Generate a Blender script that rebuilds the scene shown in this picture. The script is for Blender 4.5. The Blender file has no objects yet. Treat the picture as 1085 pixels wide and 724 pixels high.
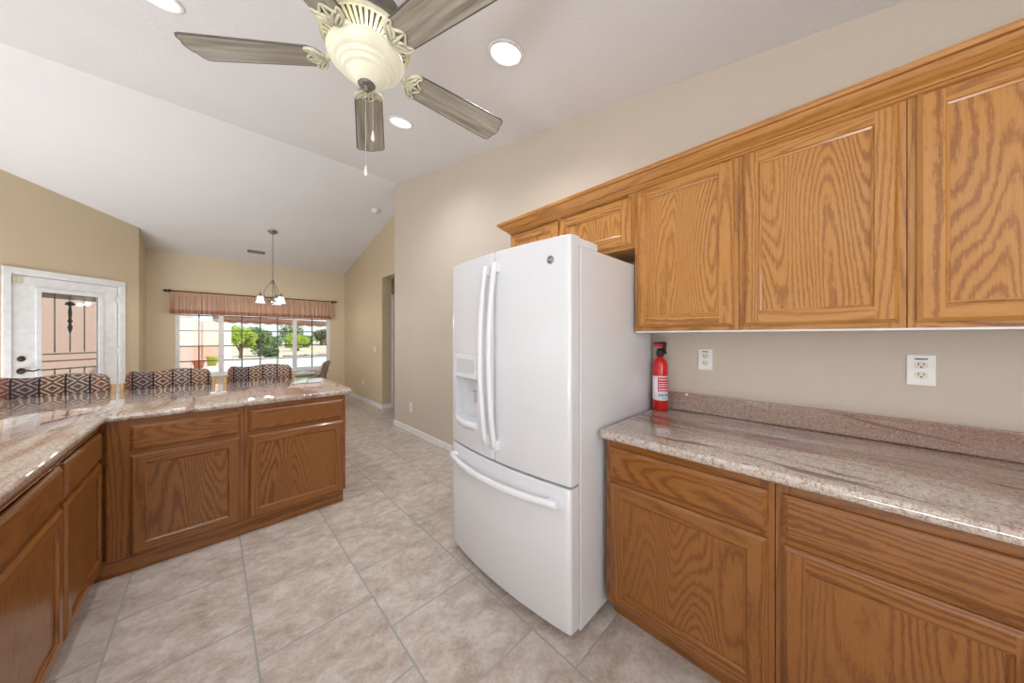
import bpy, bmesh, math, random
from mathutils import Vector, Matrix, noise
random.seed(7)
PI = math.pi
SC = bpy.context.scene
COL = SC.collection

# ------------------------------------------------------------------ camera
F_PX, W_PX, H_PX, HORIZON = 330.0, 1085.0, 724.0, 357.0
EYE = 1.345
YAW = math.atan(318.5 / 330.0)
cam_data = bpy.data.cameras.new('camera')
cam_data.sensor_width = 36.0
cam_data.lens = F_PX / W_PX * 36.0
cam_data.shift_y = -(H_PX / 2 - HORIZON) / W_PX
cam_data.clip_start = 0.02
cam_data.clip_end = 500
cam = bpy.data.objects.new('camera', cam_data)
COL.objects.link(cam)
cam.location = (0, 0, EYE)
cam.rotation_euler = (PI / 2, 0, -YAW)
SC.camera = cam

# ------------------------------------------------------------------ exposure, world, sun
SC.view_settings.view_transform = 'Standard'
SC.view_settings.look = 'None'
SC.view_settings.exposure = 0.0
SC.view_settings.gamma = 1.0
SC.view_settings.use_curve_mapping = False

SKY = 1.25
world = bpy.data.worlds.new('world')
SC.world = world
world.use_nodes = True
nt = world.node_tree
nt.nodes.clear()
wo = nt.nodes.new('ShaderNodeOutputWorld')
bg = nt.nodes.new('ShaderNodeBackground')
tc = nt.nodes.new('ShaderNodeTexCoord')
sep = nt.nodes.new('ShaderNodeSeparateXYZ')
rmp = nt.nodes.new('ShaderNodeValToRGB')
nt.links.new(tc.outputs['Generated'], sep.inputs[0])
nt.links.new(sep.outputs['Z'], rmp.inputs[0])
nt.links.new(rmp.outputs[0], bg.inputs[0])
nt.links.new(bg.outputs[0], wo.inputs[0])
e = rmp.color_ramp.elements
e[0].position = 0.0; e[0].color = (0.95, 0.93, 0.92, 1)
e[1].position = 0.5; e[1].color = (0.62, 0.78, 1.0, 1)
x = rmp.color_ramp.elements.new(0.06); x.color = (0.90, 0.95, 1.0, 1)
bg.inputs[1].default_value = SKY

sun_data = bpy.data.lights.new('sun', 'SUN')
sun_data.energy = 4.2
sun_data.angle = math.radians(1.0)
sun_data.color = (1.0, 0.95, 0.88)
sun = bpy.data.objects.new('sun', sun_data)
COL.objects.link(sun)
sun.rotation_euler = Vector((-0.45, 0.42, -0.8)).to_track_quat('-Z', 'Y').to_euler()


def fill_uplight(x, y, z, size, energy, col=(0.92, 0.96, 1.0), down=False):
    d = bpy.data.lights.new('added_fill_light', 'AREA')
    d.shape = 'DISK'; d.size = size; d.energy = energy; d.color = col
    o = bpy.data.objects.new('added_fill_light', d); COL.objects.link(o)
    o.location = (x, y, z)
    o.rotation_euler = (0 if down else PI, 0, 0)
    return o
# fill lights added out of view, thrown up at the vaulted ceiling
fill_uplight(-2.2, -0.5, 0.3, 1.4, 105)
fill_uplight(-2.7, 2.2, 0.2, 1.6, 34)
fill_uplight(-2.0, 5.0, 0.15, 1.6, 62)
# added fill light just inside the solid wall behind the camera
wd = bpy.data.lights.new('rear_fill_light', 'AREA')
wd.shape = 'RECTANGLE'; wd.size = 1.7; wd.size_y = 1.1; wd.energy = 34; wd.color = (0.94, 0.97, 1.0)
wl = bpy.data.objects.new('rear_fill_light', wd); COL.objects.link(wl)
wl.location = (-0.5, -1.57, 1.55); wl.rotation_euler = (PI / 2, 0, 0)

# ------------------------------------------------------------------ material helpers
class NT:
    def __init__(s, name):
        s.m = bpy.data.materials.new(name)
        s.m.use_nodes = True
        s.t = s.m.node_tree
        s.t.nodes.clear()
        s.out = s.n('ShaderNodeOutputMaterial')

    def n(s, typ, **k):
        nd = s.t.nodes.new(typ)
        for a, b in k.items():
            setattr(nd, a, b)
        return nd

    def l(s, a, b):
        s.t.links.new(a, b)

    def put(s, sock, v):
        if hasattr(v, 'is_linked') or hasattr(v, 'links'):
            s.l(v, sock)
        elif isinstance(v, (tuple, list)):
            sock.default_value = v if len(v) == len(sock.default_value) else tuple(v) + (1,)
        else:
            sock.default_value = v

    def math(s, op, a, b=0.0, c=None):
        nd = s.n('ShaderNodeMath', operation=op)
        s.put(nd.inputs[0], a)
        s.put(nd.inputs[1], b)
        if c is not None:
            s.put(nd.inputs[2], c)
        return nd.outputs[0]

    def coord(s, kind='Object', scale=(1, 1, 1), rand=0.0, loc=(0, 0, 0)):
        t = s.n('ShaderNodeTexCoord')
        v = t.outputs[kind]
        if rand:
            oi = s.n('ShaderNodeObjectInfo')
            r = s.math('MULTIPLY', oi.outputs['Random'], rand)
            ad = s.n('ShaderNodeVectorMath', operation='ADD')
            s.l(v, ad.inputs[0]); s.l(r, ad.inputs[1])
            v = ad.outputs[0]
        mp = s.n('ShaderNodeMapping')
        mp.inputs['Scale'].default_value = scale
        mp.inputs['Location'].default_value = loc
        s.l(v, mp.inputs[0])
        return mp.outputs[0]

    def noise(s, vec, scale, detail=3, rough=0.5, dist=0.0):
        nd = s.n('ShaderNodeTexNoise')
        s.l(vec, nd.inputs['Vector'])
        nd.inputs['Scale'].default_value = scale
        nd.inputs['Detail'].default_value = detail
        nd.inputs['Roughness'].default_value = rough
        nd.inputs['Distortion'].default_value = dist
        return nd.outputs['Fac']

    def ramp(s, fac, stops, interp='LINEAR'):
        nd = s.n('ShaderNodeValToRGB')
        nd.color_ramp.interpolation = interp
        el = nd.color_ramp.elements
        el[0].position = stops[0][0]; el[0].color = tuple(stops[0][1]) + (1,)
        el[1].position = stops[-1][0]; el[1].color = tuple(stops[-1][1]) + (1,)
        for p, c in stops[1:-1]:
            q = el.new(p); q.color = tuple(c) + (1,)
        s.put(nd.inputs[0], fac)
        return nd.outputs[0]

    def mix(s, fac, a, b, mode='MIX'):
        nd = s.n('ShaderNodeMix', data_type='RGBA', blend_type=mode)
        s.put(nd.inputs[0], fac)
        s.put(nd.inputs[6], a)
        s.put(nd.inputs[7], b)
        return nd.outputs[2]

    def bump(s, h, strength=0.2, dist=0.002):
        nd = s.n('ShaderNodeBump')
        nd.inputs['Strength'].default_value = strength
        nd.inputs['Distance'].default_value = dist
        s.l(h, nd.inputs['Height'])
        return nd.outputs[0]

    def bsdf(s, color, rough=0.5, metal=0.0, spec=0.5, coat=0.0, normal=None, emit=None, estr=0.0, trans=0.0, sheen=0.0):
        b = s.n('ShaderNodeBsdfPrincipled')
        s.put(b.inputs['Base Color'], color)
        s.put(b.inputs['Roughness'], rough)
        b.inputs['Metallic'].default_value = metal
        b.inputs['Specular IOR Level'].default_value = spec
        b.inputs['Coat Weight'].default_value = coat
        b.inputs['Coat Roughness'].default_value = 0.08
        b.inputs['Transmission Weight'].default_value = trans
        b.inputs['Sheen Weight'].default_value = sheen
        if normal is not None:
            s.l(normal, b.inputs['Normal'])
        if emit is not None:
            s.put(b.inputs['Emission Color'], emit)
            b.inputs['Emission Strength'].default_value = estr
        s.l(b.outputs[0], s.out.inputs[0])
        return b


def C(r, g, b):
    f = lambda v: (v / 255 / 12.92) if v / 255 <= 0.04045 else ((v / 255 + 0.055) / 1.055) ** 2.4
    return (f(r), f(g), f(b))


def plain(name, col, rough=0.5, metal=0.0, spec=0.5, coat=0.0, mott=0.04, emit=None, estr=0.0):
    t = NT(name)
    v = t.coord('Object')
    n = t.noise(v, 14, 3)
    c2 = tuple(max(0, c * (1 - mott * 2)) for c in col)
    c3 = tuple(min(1, c * (1 + mott)) for c in col)
    t.bsdf(t.ramp(n, [(0.3, c2), (0.7, c3)]), rough, metal, spec, coat, emit=emit, estr=estr)
    return t.m


def wall_paint(name, col, bump=0.25, scale=90):
    t = NT(name)
    v = t.coord('Object')
    n = t.noise(v, scale, 4, 0.6)
    big = t.noise(v, 1.2, 2)
    c = t.ramp(big, [(0.3, tuple(a * 0.97 for a in col)), (0.7, col)])
    t.bsdf(c, 0.55, spec=0.35, normal=t.bump(n, bump, 0.004))
    return t.m


def oak(name, axis, straight=False, k=1.0, warm=1.0):
    t = NT(name)
    long = 0.04 if straight else 0.15
    sc = {'Z': (1, 1, long), 'X': (long, 1, 1)}[axis]
    P = t.coord('Object', sc, rand=9.0)
    n = t.noise(P, 5.0, 0.6, 0.4, 0.0)
    sc3 = {'Z': (1, 1, 0.25), 'X': (0.25, 1, 1)}[axis]
    jag = t.noise(t.coord('Object', sc3, rand=3.0), 120, 3, 0.75)
    wob = t.noise(t.coord('Object', sc3, rand=4.0), 20, 2, 0.5)
    ph = t.math('ADD', t.math('MULTIPLY', n, 230.0), t.math('MULTIPLY', jag, 5.5))
    ph = t.math('ADD', ph, t.math('MULTIPLY', wob, 7.0))
    rings = t.math('MULTIPLY_ADD', t.math('SINE', ph), 0.5, 0.5)
    rings = t.math('POWER', rings, 1.8)
    # growth rings fade in and out across the board
    amp = t.math('MULTIPLY_ADD', t.noise(P, 3.0, 1), 1.0, 0.05)
    sc2 = {'Z': (1, 1, 0.022), 'X': (0.022, 1, 1)}[axis]
    fine = t.math('SUBTRACT', t.noise(t.coord('Object', sc2, rand=5.0), 330, 3, 0.75), 0.5)
    fac = t.math('ADD', t.math('MULTIPLY', rings, amp), t.math('MULTIPLY', fine, 1.1))
    fac = t.math('ADD', fac, 0.08)
    tone = t.noise(P, 1.3, 2)
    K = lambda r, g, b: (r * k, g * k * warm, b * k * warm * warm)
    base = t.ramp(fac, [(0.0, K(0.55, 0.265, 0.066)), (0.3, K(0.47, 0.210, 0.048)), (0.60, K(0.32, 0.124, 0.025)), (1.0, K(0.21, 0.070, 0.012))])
    c = t.mix(t.math('MULTIPLY', tone, 0.4), base, K(0.37, 0.145, 0.030), 'MIX')
    t.bsdf(c, 0.33, spec=0.45, coat=0.3, normal=t.bump(fac, 0.10, 0.001))
    return t.m


def granite(name, axis='Y', tint=0.0):
    t = NT(name)
    sc = {'Y': (1, 0.14, 1), 'X': (0.14, 1, 1)}[axis]
    P = t.coord('Object', sc, loc=(0.3, 0.4, 0))
    Q = t.coord('Object')
    band = t.noise(P, 7, 5, 0.6, 0.7)
    sp = t.noise(Q, 70, 4, 0.8)
    sp2 = t.noise(Q, 190, 3, 0.7)
    c = t.ramp(band, [(0.28, C(126, 94, 80)), (0.40, C(164, 134, 118)), (0.48, C(192, 176, 160)), (0.58, C(202, 192, 180)), (0.70, C(164, 130, 120))])
    c = t.mix(t.ramp(sp, [(0.40, (0.8, 0.8, 0.8)), (0.50, (0, 0, 0))]), c, C(152, 118, 108))
    c = t.mix(t.ramp(sp2, [(0.35, (0.85, 0.85, 0.85)), (0.42, (0, 0, 0))]), c, C(92, 82, 80))
    c = t.mix(t.ramp(sp2, [(0.56, (0, 0, 0)), (0.68, (0.8, 0.8, 0.8))]), c, C(232, 224, 216))
    v = t.noise(P, 17, 4, 0.6, 1.4)
    c = t.mix(t.ramp(v, [(0.34, (0.85, 0.85, 0.85)), (0.41, (0, 0, 0))]), c, C(112, 84, 70))
    if tint: c = t.mix(tint, c, C(140, 92, 80))
    t.bsdf(c, 0.018, spec=1.0)
    return t.m


def floor_tile(name):
    t = NT(name)
    tcn = t.n('ShaderNodeTexCoord')
    s3 = t.n('ShaderNodeSeparateXYZ')
    t.l(tcn.outputs['Object'], s3.inputs[0])
    T = 0.4635
    u = t.math('DIVIDE', t.math('SUBTRACT', s3.outputs[0], 0.137 - 20 * T), T)
    row = t.math('FLOOR', u)
    fu = t.math('FRACT', u)
    par = t.math('MODULO', row, 2.0)
    v = t.math('DIVIDE', t.math('SUBTRACT', s3.outputs[1], 1.656 - 20 * T), T)
    v = t.math('SUBTRACT', v, t.math('MULTIPLY', par, 0.511))
    fv = t.math('FRACT', v)
    cv = t.math('FLOOR', v)
    g = 0.0088
    def edge(f):
        return t.math('MINIMUM', f, t.math('SUBTRACT', 1.0, f))
    d = t.math('MINIMUM', edge(fu), edge(fv))
    grout = t.ramp(d, [(g * 0.75, (1, 1, 1)), (g * 1.25, (0, 0, 0))])
    wn = t.n('ShaderNodeTexWhiteNoise', noise_dimensions='2D')
    cb = t.n('ShaderNodeCombineXYZ')
    t.l(row, cb.inputs[0]); t.l(cv, cb.inputs[1])
    t.l(cb.outputs[0], wn.inputs['Vector'])
    ad = t.n('ShaderNodeVectorMath', operation='MULTIPLY_ADD')
    t.l(wn.outputs['Color'], ad.inputs[0]); ad.inputs[1].default_value = (7, 7, 7)
    t.l(tcn.outputs['Object'], ad.inputs[2])
    mp = t.n('ShaderNodeMapping'); mp.inputs['Scale'].default_value = (1, 1.2, 1)
    mp.inputs['Rotation'].default_value = (0, 0, 0.6)
    t.l(ad.outputs[0], mp.inputs[0])
    n1 = t.noise(mp.outputs[0], 9, 7, 0.72, 0.25)
    n2 = t.noise(mp.outputs[0], 60, 3, 0.75)
    f = t.math('ADD', t.math('MULTIPLY', n1, 0.75), t.math('MULTIPLY', n2, 0.25))
    c = t.ramp(f, [(0.36, C(166, 148, 136)), (0.5, C(192, 179, 168)), (0.62, C(212, 203, 194))])
    c = t.mix(t.math('MULTIPLY', wn.outputs['Value'], 0.10), c, C(150, 135, 124))
    c = t.mix(grout, c, C(160, 160, 154))
    rgh = t.math('ADD', t.math('MULTIPLY', grout, 0.4), 0.33)
    h = t.math('SUBTRACT', t.math('MULTIPLY', n1, 0.15), grout)
    t.bsdf(c, rgh, spec=0.4, normal=t.bump(h, 0.35, 0.002))
    return t.m


def kilim(name):
    t = NT(name)
    tcn = t.n('ShaderNodeTexCoord')
    s3 = t.n('ShaderNodeSeparateXYZ')
    t.l(tcn.outputs['Object'], s3.inputs[0])
    oi = t.n('ShaderNodeObjectInfo')
    x = t.math('ADD', s3.outputs[0], t.math('MULTIPLY', oi.outputs['Random'], 0.31))
    z = t.math('ADD', s3.outputs[2], t.math('MULTIPLY', s3.outputs[1], 0.55))
    # woven bands across the back, each with its own diamond motif
    bx = t.math('MULTIPLY', x, 9.0)
    bi = t.math('FLOOR', bx)
    bf = t.math('FRACT', bx)
    def tri(v):
        return t.math('ABSOLUTE', t.math('SUBTRACT', t.math('FRACT', v), 0.5))
    dz = tri(t.math('MULTIPLY', z, 11.0))
    dx = t.math('ABSOLUTE', t.math('SUBTRACT', bf, 0.5))
    d = t.math('ADD', dx, dz)
    st = t.math('FRACT', t.math('MULTIPLY', d, 3.1))
    fine = t.math('ADD', tri(t.math('MULTIPLY', x, 40.0)), tri(t.math('MULTIPLY', z, 40.0)))
    wn = t.n('ShaderNodeTexWhiteNoise', noise_dimensions='1D')
    t.l(bi, wn.inputs['W'])
    A = t.ramp(wn.outputs['Value'], [(0.0, C(104, 74, 64)), (0.22, C(158, 60, 56)), (0.44, C(76, 64, 68)), (0.60, C(116, 84, 74)), (0.82, C(96, 84, 88))], 'CONSTANT')
    wn2 = t.n('ShaderNodeTexWhiteNoise', noise_dimensions='1D')
    t.l(t.math('ADD', bi, 37.0), wn2.inputs['W'])
    B = t.ramp(wn2.outputs['Value'], [(0.0, C(196, 176, 152)), (0.35, C(168, 122, 106)), (0.6, C(190, 168, 148)), (0.8, C(156, 138, 130))], 'CONSTANT')
    m = t.ramp(st, [(0.62, (0, 0, 0)), (0.68, (1, 1, 1))])
    c = t.mix(m, A, B)
    m2 = t.ramp(fine, [(0.20, (1, 1, 1)), (0.26, (0, 0, 0))])
    c = t.mix(t.math('MULTIPLY', m2, 0.5), c, C(48, 34, 34))
    line = t.ramp(bf, [(0.0, (1, 1, 1)), (0.04, (1, 1, 1)), (0.05, (0, 0, 0)), (0.95, (0, 0, 0)), (0.96, (1, 1, 1))], 'CONSTANT')
    c = t.mix(line, c, C(46, 36, 38))
    w = t.noise(t.coord('Object'), 400, 2)
    t.bsdf(c, 0.85, spec=0.2, sheen=0.2, normal=t.bump(w, 0.4, 0.002))
    return t.m


def glass(name, tint=(0.93, 0.97, 0.96), refl=0.08):
    t = NT(name)
    tr = t.n('ShaderNodeBsdfTransparent'); tr.inputs[0].default_value = tint + (1,)
    gl = t.n('ShaderNodeBsdfGlossy'); gl.inputs['Roughness'].default_value = 0.02
    fr = t.n('ShaderNodeFresnel'); fr.inputs['IOR'].default_value = 1.45
    mx = t.n('ShaderNodeMixShader')
    t.l(fr.outputs[0], mx.inputs[0]); t.l(tr.outputs[0], mx.inputs[1]); t.l(gl.outputs[0], mx.inputs[2])
    t.l(mx.outputs[0], t.out.inputs[0])
    return t.m


def cloth(name, col, trans=0.45, scale=(60, 60, 4), dark=0.72, tcol=None):
    t = NT(name)
    n = t.noise(t.coord('Object', scale), 4, 3)
    c = t.ramp(n, [(0.35, tuple(a * dark for a in col)), (0.65, col)])
    d = t.n('ShaderNodeBsdfDiffuse'); t.l(c, d.inputs[0])
    tl = t.n('ShaderNodeBsdfTranslucent')
    if tcol: tl.inputs[0].default_value = tcol + (1,)
    else: t.l(c, tl.inputs[0])
    mx = t.n('ShaderNodeMixShader'); mx.inputs[0].default_value = trans
    t.l(d.outputs[0], mx.inputs[1]); t.l(tl.outputs[0], mx.inputs[2])
    t.l(mx.outputs[0], t.out.inputs[0])
    return t.m


def emitter(name, col, strength):
    t = NT(name)
    lw = t.n('ShaderNodeLayerWeight')
    e_ = t.n('ShaderNodeEmission')
    e_.inputs[0].default_value = col + (1,)
    e_.inputs[1].default_value = strength
    t.l(e_.outputs[0], t.out.inputs[0])
    return t.m


M = {}
M['wall'] = wall_paint('wall_paint', C(206, 194, 180))
M['wall_warm'] = wall_paint('wall_paint_warm', C(208, 190, 162))
M['wall_nook'] = wall_paint('wall_paint_nook', C(222, 206, 180))
M['ceil'] = wall_paint('ceiling_paint', C(232, 231, 232), 0.8, 130)
M['tile'] = floor_tile('floor_tile')
M['oak_v'] = oak('oak_panel_grain', 'Z')
M['oak_h'] = oak('oak_drawer_grain', 'X')
M['oak_stile'] = oak('oak_stile_grain', 'Z', True)
M['oak_rail'] = oak('oak_rail_grain', 'X', True)
M['low_shaded_v'] = oak('shaded_base_oak_panel_grain', 'Z', False, 0.58, 0.83)  # base cabinet copies of the oak, shade put into a darker, redder tone
M['low_shaded_h'] = oak('shaded_base_oak_drawer_grain', 'X', False, 0.58, 0.83)
M['low_shaded_stile'] = oak('shaded_base_oak_stile_grain', 'Z', True, 0.58, 0.83)
M['low_shaded_rail'] = oak('shaded_base_oak_rail_grain', 'X', True, 0.58, 0.83)
M['granite'] = granite('granite')
M['granite_splash'] = granite('granite_backsplash', 'Y', 0.42)
M['white_trim'] = plain('white_trim', C(236, 237, 238), 0.4)
M['fridge'] = plain('fridge_enamel', C(226, 228, 232), 0.22, coat=0.35, mott=0.004)
M['fridge_plastic'] = plain('fridge_plastic', C(234, 236, 240), 0.3, mott=0.004)
M['fridge_grey'] = plain('fridge_grey_gasket', C(120, 124, 130), 0.6)
M['disp'] = plain('dispenser_plastic', C(214, 217, 222), 0.25, mott=0.01)
M['black'] = plain('black_plastic', C(28, 28, 30), 0.4)
M['dark_gap'] = plain('toe_dark', C(40, 26, 18), 0.8)
M['red'] = plain('red_enamel', C(205, 22, 26), 0.25, coat=0.4)
M['label'] = plain('label_white', C(235, 235, 238), 0.5)
M['label_red'] = plain('label_pink_red', C(214, 48, 72), 0.5)
M['label_blue'] = plain('label_blue', C(70, 140, 190), 0.5)
M['louver'] = plain('louver_grey', C(150, 148, 146), 0.5)
M['outlet'] = plain('outlet_white', C(240, 240, 238), 0.35)
M['ivory'] = plain('outlet_ivory', C(226, 222, 204), 0.35)
M['slot'] = plain('slot_dark', C(40, 36, 34), 0.6)
M['navy'] = plain('sticker_navy', C(50, 64, 96), 0.5)
M['nickel'] = plain('brushed_nickel', C(150, 145, 136), 0.32, metal=0.9)
M['bronze'] = plain('dark_bronze', C(70, 58, 48), 0.4, metal=0.7)
M['badge'] = plain('badge_grey', C(128, 126, 118), 0.35, metal=0.6)
M['kilim'] = kilim('kilim_fabric')
M['post'] = plain('honey_wood', C(206, 164, 104), 0.45, mott=0.12)
M['glass'] = glass('clear_glass')
M['valance'] = cloth('valance_fabric', C(248, 220, 200), 0.6, (70, 70, 4), 0.78)
M['valance_hem'] = cloth('valance_hem_fabric', C(232, 184, 158), 0.4, (45, 45, 5), 0.85)
M['cream_metal'] = plain('antique_cream', C(214, 210, 184), 0.42, mott=0.16)
M['antique_dark'] = plain('antiqued_grey', C(96, 92, 84), 0.5, mott=0.2)  # dark antiqued tone of the motor housing and blade rims
M['finial'] = plain('pewter', C(120, 116, 108), 0.35, metal=0.6)
M['chain'] = plain('chain_silver', C(200, 200, 200), 0.3, metal=0.6)
M['crystal'] = plain('pull_white', C(240, 240, 240), 0.2)
M['rec_lens'] = emitter('recessed_lens', (0.93, 0.97, 1.0), 7.0)
M['shade_glow'] = emitter('pendant_shade_glow', (1.0, 0.97, 0.88), 1.6)
M['driftwood'] = plain('greyed_wood', C(150, 126, 108), 0.5, mott=0.12)
M['grey_fabric'] = plain('grey_upholstery', C(178, 168, 160), 0.9)
M['table'] = plain('smoked_table_top', C(120, 124, 130), 0.12, spec=0.7)
M['dark_metal'] = plain('dark_metal', C(72, 70, 70), 0.4, metal=0.5)
M['sensor'] = plain('sensor_ivory', C(216, 208, 180), 0.5)
M['stucco'] = wall_paint('pink_stucco', C(226, 190, 172), 0.6, 40)
M['stucco_white'] = wall_paint('white_stucco', C(238, 232, 226), 0.5, 40)
M['patio'] = wall_paint('patio_concrete', C(214, 210, 206), 0.3, 25)
M['terracotta'] = plain('terracotta', C(190, 104, 74), 0.7, mott=0.1)
M['lime_pot'] = plain('lime_glaze', C(176, 178, 70), 0.4, mott=0.1)
M['awning'] = cloth('awning_cloth', C(250, 226, 214), 0.7, (3, 3, 3), 0.9)
M['awning_bar'] = plain('awning_brown', C(200, 160, 142), 0.5, mott=0.1)
M['awning_white'] = plain('awning_white_arm', C(226, 214, 200), 0.5)
M['bars'] = plain('security_bar_paint', C(196, 186, 180), 0.5)
M['blind'] = plain('blind_grey', C(120, 112, 108), 0.6, mott=0.1)
M['rock'] = plain('edging_rock', C(120, 104, 92), 0.9, mott=0.25)
M['bark'] = plain('tree_bark', C(150, 124, 96), 0.9, mott=0.2)


def desert():
    t = NT('desert_ground')
    n = t.noise(t.coord('Object'), 0.45, 5, 0.65)
    c = t.ramp(n, [(0.35, C(196, 172, 140)), (0.6, C(226, 206, 178)), (0.8, C(206, 190, 150))])
    t.bsdf(c, 0.95)
    return t.m


def leaf(name, a, b):
    t = NT(name)
    n = t.noise(t.coord('Object'), 3.5, 3)
    c = t.ramp(n, [(0.35, a), (0.65, b)])
    d = t.n('ShaderNodeBsdfDiffuse'); t.l(c, d.inputs[0])
    tl = t.n('ShaderNodeBsdfTranslucent'); t.l(c, tl.inputs[0])
    mx = t.n('ShaderNodeMixShader'); mx.inputs[0].default_value = 0.35
    t.l(d.outputs[0], mx.inputs[1]); t.l(tl.outputs[0], mx.inputs[2])
    t.l(mx.outputs[0], t.out.inputs[0])
    return t.m


M['desert'] = desert()
M['leaf_bright'] = leaf('leaf_bright', C(150, 172, 56), C(212, 222, 104))
M['leaf_mid'] = leaf('leaf_mid', C(104, 128, 84), C(160, 176, 122))
M['leaf_dark'] = leaf('leaf_dark', C(80, 100, 72), C(122, 138, 100))
M['leaf_dusty'] = leaf('leaf_dusty', C(110, 112, 84), C(150, 146, 112))


def blade_mat():
    t = NT('fan_blade_weathered_wood')
    P = t.coord('Object', (0.25, 4, 4))
    n = t.noise(P, 9, 4, 0.6)
    c = t.ramp(n, [(0.3, C(118, 110, 96)), (0.5, C(160, 153, 138)), (0.75, C(192, 186, 172))])
    t.bsdf(c, 0.3, coat=0.3)
    return t.m


def bowl_mat():
    t = NT('alabaster_glass_bowl')
    n = t.noise(t.coord('Object'), 9, 3)
    c = t.ramp(n, [(0.3, C(206, 202, 176)), (0.7, C(222, 219, 196))])
    b = t.bsdf(c, 0.25, emit=(1.0, 0.96, 0.80), estr=0.24)
    return t.m


M['blade'] = blade_mat()
M['bowl'] = bowl_mat()


# ------------------------------------------------------------------ mesh helpers
def V(*a): return Vector(a)


def box(bm, x0, x1, y0, y1, z0, z1, mi=0, bev=0.0):
    vs = [bm.verts.new((x, y, z)) for x in (x0, x1) for y in (y0, y1) for z in (z0, z1)]
    idx = [(0, 1, 3, 2), (4, 6, 7, 5), (0, 4, 5, 1), (2, 3, 7, 6), (0, 2, 6, 4), (1, 5, 7, 3)]
    fs = []
    for q in idx:
        f = bm.faces.new([vs[i] for i in q]); f.material_index = mi; fs.append(f)
    if bev > 0:
        es = list({e for f in fs for e in f.edges})
        r = bmesh.ops.bevel(bm, geom=es, offset=bev, segments=2, affect='EDGES', profile=0.5)
        for f in r['faces']: f.material_index = mi
    return fs


def prism(bm, pts, d, axis='Z', a=0.0, mi=0):
    """polygon pts (2D) extruded from a to d along axis. axis X: pts=(y,z); Y: (x,z); Z: (x,y)"""
    def mk(p, t):
        return {'X': (t, p[0], p[1]), 'Y': (p[0], t, p[1]), 'Z': (p[0], p[1], t)}[axis]
    v0 = [bm.verts.new(mk(p, a)) for p in pts]
    v1 = [bm.verts.new(mk(p, d)) for p in pts]
    n = len(pts)
    fs = [bm.faces.new(v0), bm.faces.new(v1[::-1])]
    for i in range(n):
        fs.append(bm.faces.new([v0[i], v1[i], v1[(i + 1) % n], v0[(i + 1) % n]]))
    for f in fs: f.material_index = mi
    bmesh.ops.recalc_face_normals(bm, faces=fs)
    return fs, v0, v1


def lathe(bm, prof, seg=32, cx=0, cy=0, mi=0, cap=True, smooth=True):
    rings = []
    for r, z in prof:
        rings.append([bm.verts.new((cx + r * math.cos(2 * PI * i / seg), cy + r * math.sin(2 * PI * i / seg), z)) for i in range(seg)])
    for a, b in zip(rings, rings[1:]):
        for i in range(seg):
            f = bm.faces.new([a[i], a[(i + 1) % seg], b[(i + 1) % seg], b[i]]); f.smooth = smooth; f.material_index = mi
    if cap:
        for r, ring in ((prof[0][0], rings[0][::-1]), (prof[-1][0], rings[-1])):
            if r > 1e-5:
                f = bm.faces.new(ring); f.material_index = mi


def tube(bm, pts, r, seg=8, mi=0, cap=True):
    """r: number or list"""
    pts = [Vector(p) for p in pts]
    n = len(pts)
    rr = r if isinstance(r, (list, tuple)) else [r] * n
    ref = None
    rings = []
    for i, p in enumerate(pts):
        t = (pts[min(i + 1, n - 1)] - pts[max(i - 1, 0)]).normalized()
        if ref is None:
            ref = Vector((0, 0, 1)) if abs(t.z) < 0.9 else Vector((1, 0, 0))
        u = (ref - t * ref.dot(t)).normalized()
        ref = u
        w = t.cross(u)
        rings.append([bm.verts.new(p + (u * math.cos(2 * PI * k / seg) + w * math.sin(2 * PI * k / seg)) * rr[i]) for k in range(seg)])
    for a, b in zip(rings, rings[1:]):
        for k in range(seg):
            f = bm.faces.new([a[k], a[(k + 1) % seg], b[(k + 1) % seg], b[k]]); f.smooth = True; f.material_index = mi
    if cap:
        bm.faces.new(rings[0][::-1]).material_index = mi
        bm.faces.new(rings[-1]).material_index = mi


def mesh_obj(name, bm, mats, parent=None, loc=(0, 0, 0), rot=(0, 0, 0), normals=True):
    if normals:
        bmesh.ops.recalc_face_normals(bm, faces=bm.faces)
    me = bpy.data.meshes.new(name)
    bm.to_mesh(me); bm.free()
    for m in (mats if isinstance(mats, (list, tuple)) else [mats]):
        me.materials.append(m)
    o = bpy.data.objects.new(name, me)
    COL.objects.link(o)
    o.location = loc
    o.rotation_euler = rot
    if parent: o.parent = parent
    return o


def struct(name, bm, mats, **k):
    o = mesh_obj(name, bm, mats, **k)
    o['kind'] = 'structure'
    return o


def tag(o, label, cat, group=None):
    o['label'] = label; o['category'] = cat
    if group: o['group'] = group
    return o


def thing(name, label, cat, loc=(0, 0, 0), rz=0.0, group=None):
    o = bpy.data.objects.new(name, None)
    o.empty_display_size = 0.1
    COL.objects.link(o)
    o.location = loc
    o.rotation_euler = (0, 0, rz)
    return tag(o, label, cat, group)


def B(): return bmesh.new()


def copy_tree(o, parent=None):
    c = o.copy(); COL.objects.link(c)
    if parent: c.parent = parent
    for ch in list(o.children):
        copy_tree(ch, c)
    return c


# ------------------------------------------------------------------ the room shell
RIDGE_Y, RIDGE_Z, KS, NS = 4.54, 3.65, 0.2015, 0.23
def cz(y):
    return RIDGE_Z - KS * (RIDGE_Y - y) if y < RIDGE_Y else RIDGE_Z - NS * (y - RIDGE_Y)
WX = 2.01          # kitchen wall face
FX = 2.28          # far wall face beyond the kitchen wall
BY = 8.10          # window wall face
KEND = 4.66
YB = -1.6

bm = B(); box(bm, -4.2, 4.15, YB, BY + 0.15, -0.12, 0.0)
struct('floor', bm, M['tile'])

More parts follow.
